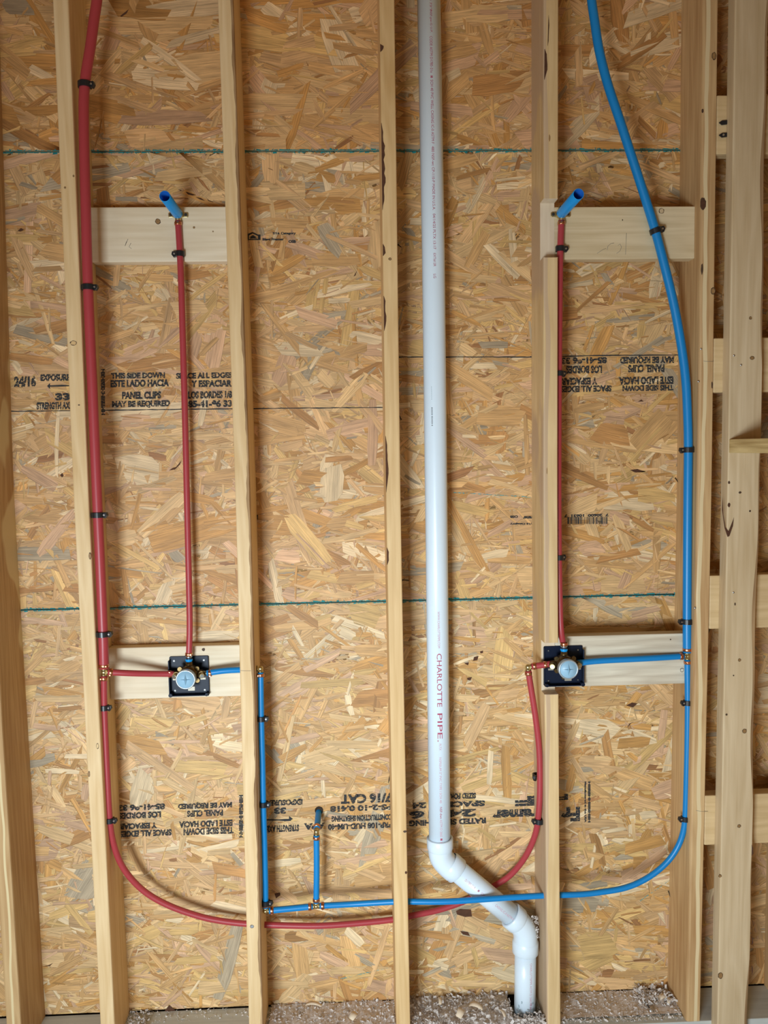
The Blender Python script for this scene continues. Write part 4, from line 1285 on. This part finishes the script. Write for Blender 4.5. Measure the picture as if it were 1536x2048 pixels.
def mound(xa, xb, ya, yb, h, nx=60, ny=18):
    ph = rs.uniform(0, 6)
    v = []
    for j in range(ny + 1):
        for i in range(nx + 1):
            x = xa + (xb - xa) * i / nx; y = ya + (yb - ya) * j / ny
            v.append((x, y, ZP + .0008 + h * (.45 + .3 * math.sin(x * 60 + ph) * math.sin(y * 70 + x * 31) + .25 * rs.random())))
    f = [(j * (nx + 1) + i, j * (nx + 1) + i + 1, (j + 1) * (nx + 1) + i + 1, (j + 1) * (nx + 1) + i) for j in range(ny) for i in range(nx)]
    mb.add(v, f)
xB, xC, xD, xE, xF = (ST[k][1](.05) for k in 'BCDEF')
mound(xC + W + .01, xD - .001, .004, .137, .007); chips(xC + W, xD, .002, .138, 2300, lambda x, y: .010)
mound(xD + W + .001, gap0 - .001, .002, .137, .011); chips(xD + W, gap0, .0, .138, 2600, lambda x, y: .022, .008)
mound(gap0, gap1 + .001, .002, .034, .014, 20, 6); chips(gap0, xE - .002, .0, .036, 500, lambda x, y: .026, .007)
mound(xE + W + .001, xF - .001, .03, .137, .005); chips(xE + W, xF, .01, .138, 1500, lambda x, y: .006 + .0 * x)
chips(xF - .11, xF - .005, .06, .137, 420, lambda x, y: .024, .009)
chips(xB + W, xB + W + .07, .03, .138, 260, lambda x, y: .012, .007); chips(xB + W, xC, .09, .138, 160, lambda x, y: .004, .004)
chips(xE - .014, xE - .001, .06, .12, 10, lambda x, y: .004)
sd = mb.build('sawdust', DUST)
tag(sd, 'pale sawdust and chips scattered along the sole plate', 'sawdust', None, 'stuff')
# sawdust lodged on the ledge between the drain's lower bend and the notched stud
mb = MB()
for i in range(160):
    row = rs.uniform(1832, 1878); c = P(rs.uniform(1062, 1076) + (row - 1832) * .06, row, rs.uniform(.05, .12))
    c.x = min(c.x, sx('E', row, 0) - .003)
    s = rs.uniform(.001, .0035)
    d = Vector((rs.gauss(0, 1), rs.gauss(0, 1), rs.gauss(0, 1))).normalized() * s
    e2 = d.orthogonal().normalized() * s * .6
    nn = d.cross(e2).normalized() * .0005
    v = [c - d - e2, c + d - e2, c + d + e2, c - d + e2]
    mb.add(v + [q + nn for q in v], [(0, 3, 2, 1), (4, 5, 6, 7), (0, 1, 5, 4), (1, 2, 6, 5), (2, 3, 7, 6), (3, 0, 4, 7)])
cl = mb.build('sawdust', DUST)
tag(cl, 'clump of sawdust caught between the drain bend and the notched stud', 'sawdust', None, 'stuff')

def shaving(px, py, y, ln, w, curl, rot, label):
    c = P(px, py, y)
    c.z = max(c.z, ZP + .006)
    mb = MB()
    n = 12
    q = Matrix.Rotation(rot, 3, 'Z') @ Matrix.Rotation(curl * .3, 3, 'X')
    v = []
    for i in range(n + 1):
        t = i / n
        a = curl * (t - .5) * 2
        rr = ln / (2 * curl)
        x = rr * math.sin(a); z = rr * (1 - math.cos(a)) * -1 + rr * .6
        ww = w * (.5 + .5 * math.sin(math.pi * (t * .8 + .15)))
        for s in (-1, 1):
            for k in (0, .0006):
                v.append(c + q @ Vector((x, s * ww / 2, z + k)))
    f = []
    for i in range(n):
        a, b = i * 4, (i + 1) * 4
        f += [(a + 1, b + 1, b + 3, a + 3), (a + 2, b + 2, b, a), (a, b, b + 1, a + 1), (a + 3, b + 3, b + 2, a + 2)]
    f += [(0, 1, 3, 2), (n * 4, n * 4 + 2, n * 4 + 3, n * 4 + 1)]
    mb.add(v, f, 0, True)
    o = mb.build('wood_shaving', SHAV)
    return tag(o, label, 'wood shaving', 'curled shavings on the sole plate')
shaving(920, 2026, .03, .045, .020, 1.3, 1.2, 'curled pale shaving standing left of centre in the bay with the drain')
shaving(952, 2015, .055, .05, .016, 1.1, -.5, 'arched shaving in the middle of the bay with the drain')
shaving(1003, 2030, .03, .035, .012, .9, 2.0, 'twisted shaving beside the hole where the drain goes down')
shaving(878, 2006, .09, .035, .010, .8, 1.6, 'upright thin shaving at the left back of the bay with the drain')
shaving(707, 2034, .02, .035, .018, 1.0, 1.0, 'curled shaving in the bay left of the middle stud')
shaving(628, 2018, .07, .05, .012, .7, -.2, 'long flat shaving in the bay left of the middle stud')
shaving(1325, 1999, .09, .035, .016, .9, .4, 'large pale shaving in the corner by the reddish stud')
shaving(1336, 2006, .075, .03, .010, .8, 1.2, 'small shaving in front of the large one by the reddish stud')
# nut-like steel screw head on the plate
c = P(1303, 2020, .045); c.z = ZP + .005
sc = empty('screw', c, 'bright steel screw head lying on the plate left of the reddish stud', 'screw')
MB().lathe(c, (0, -.8, .6), [(-.001, .0), (-.001, .0075), (.003, .0075), (.0045, .0055), (.0045, 0)], 16).build('head', STEEL, sc)
MB().tube([c, c + Vector((-.006, .05, -.002))], .0018, 8).build('shank', NAILD, sc)
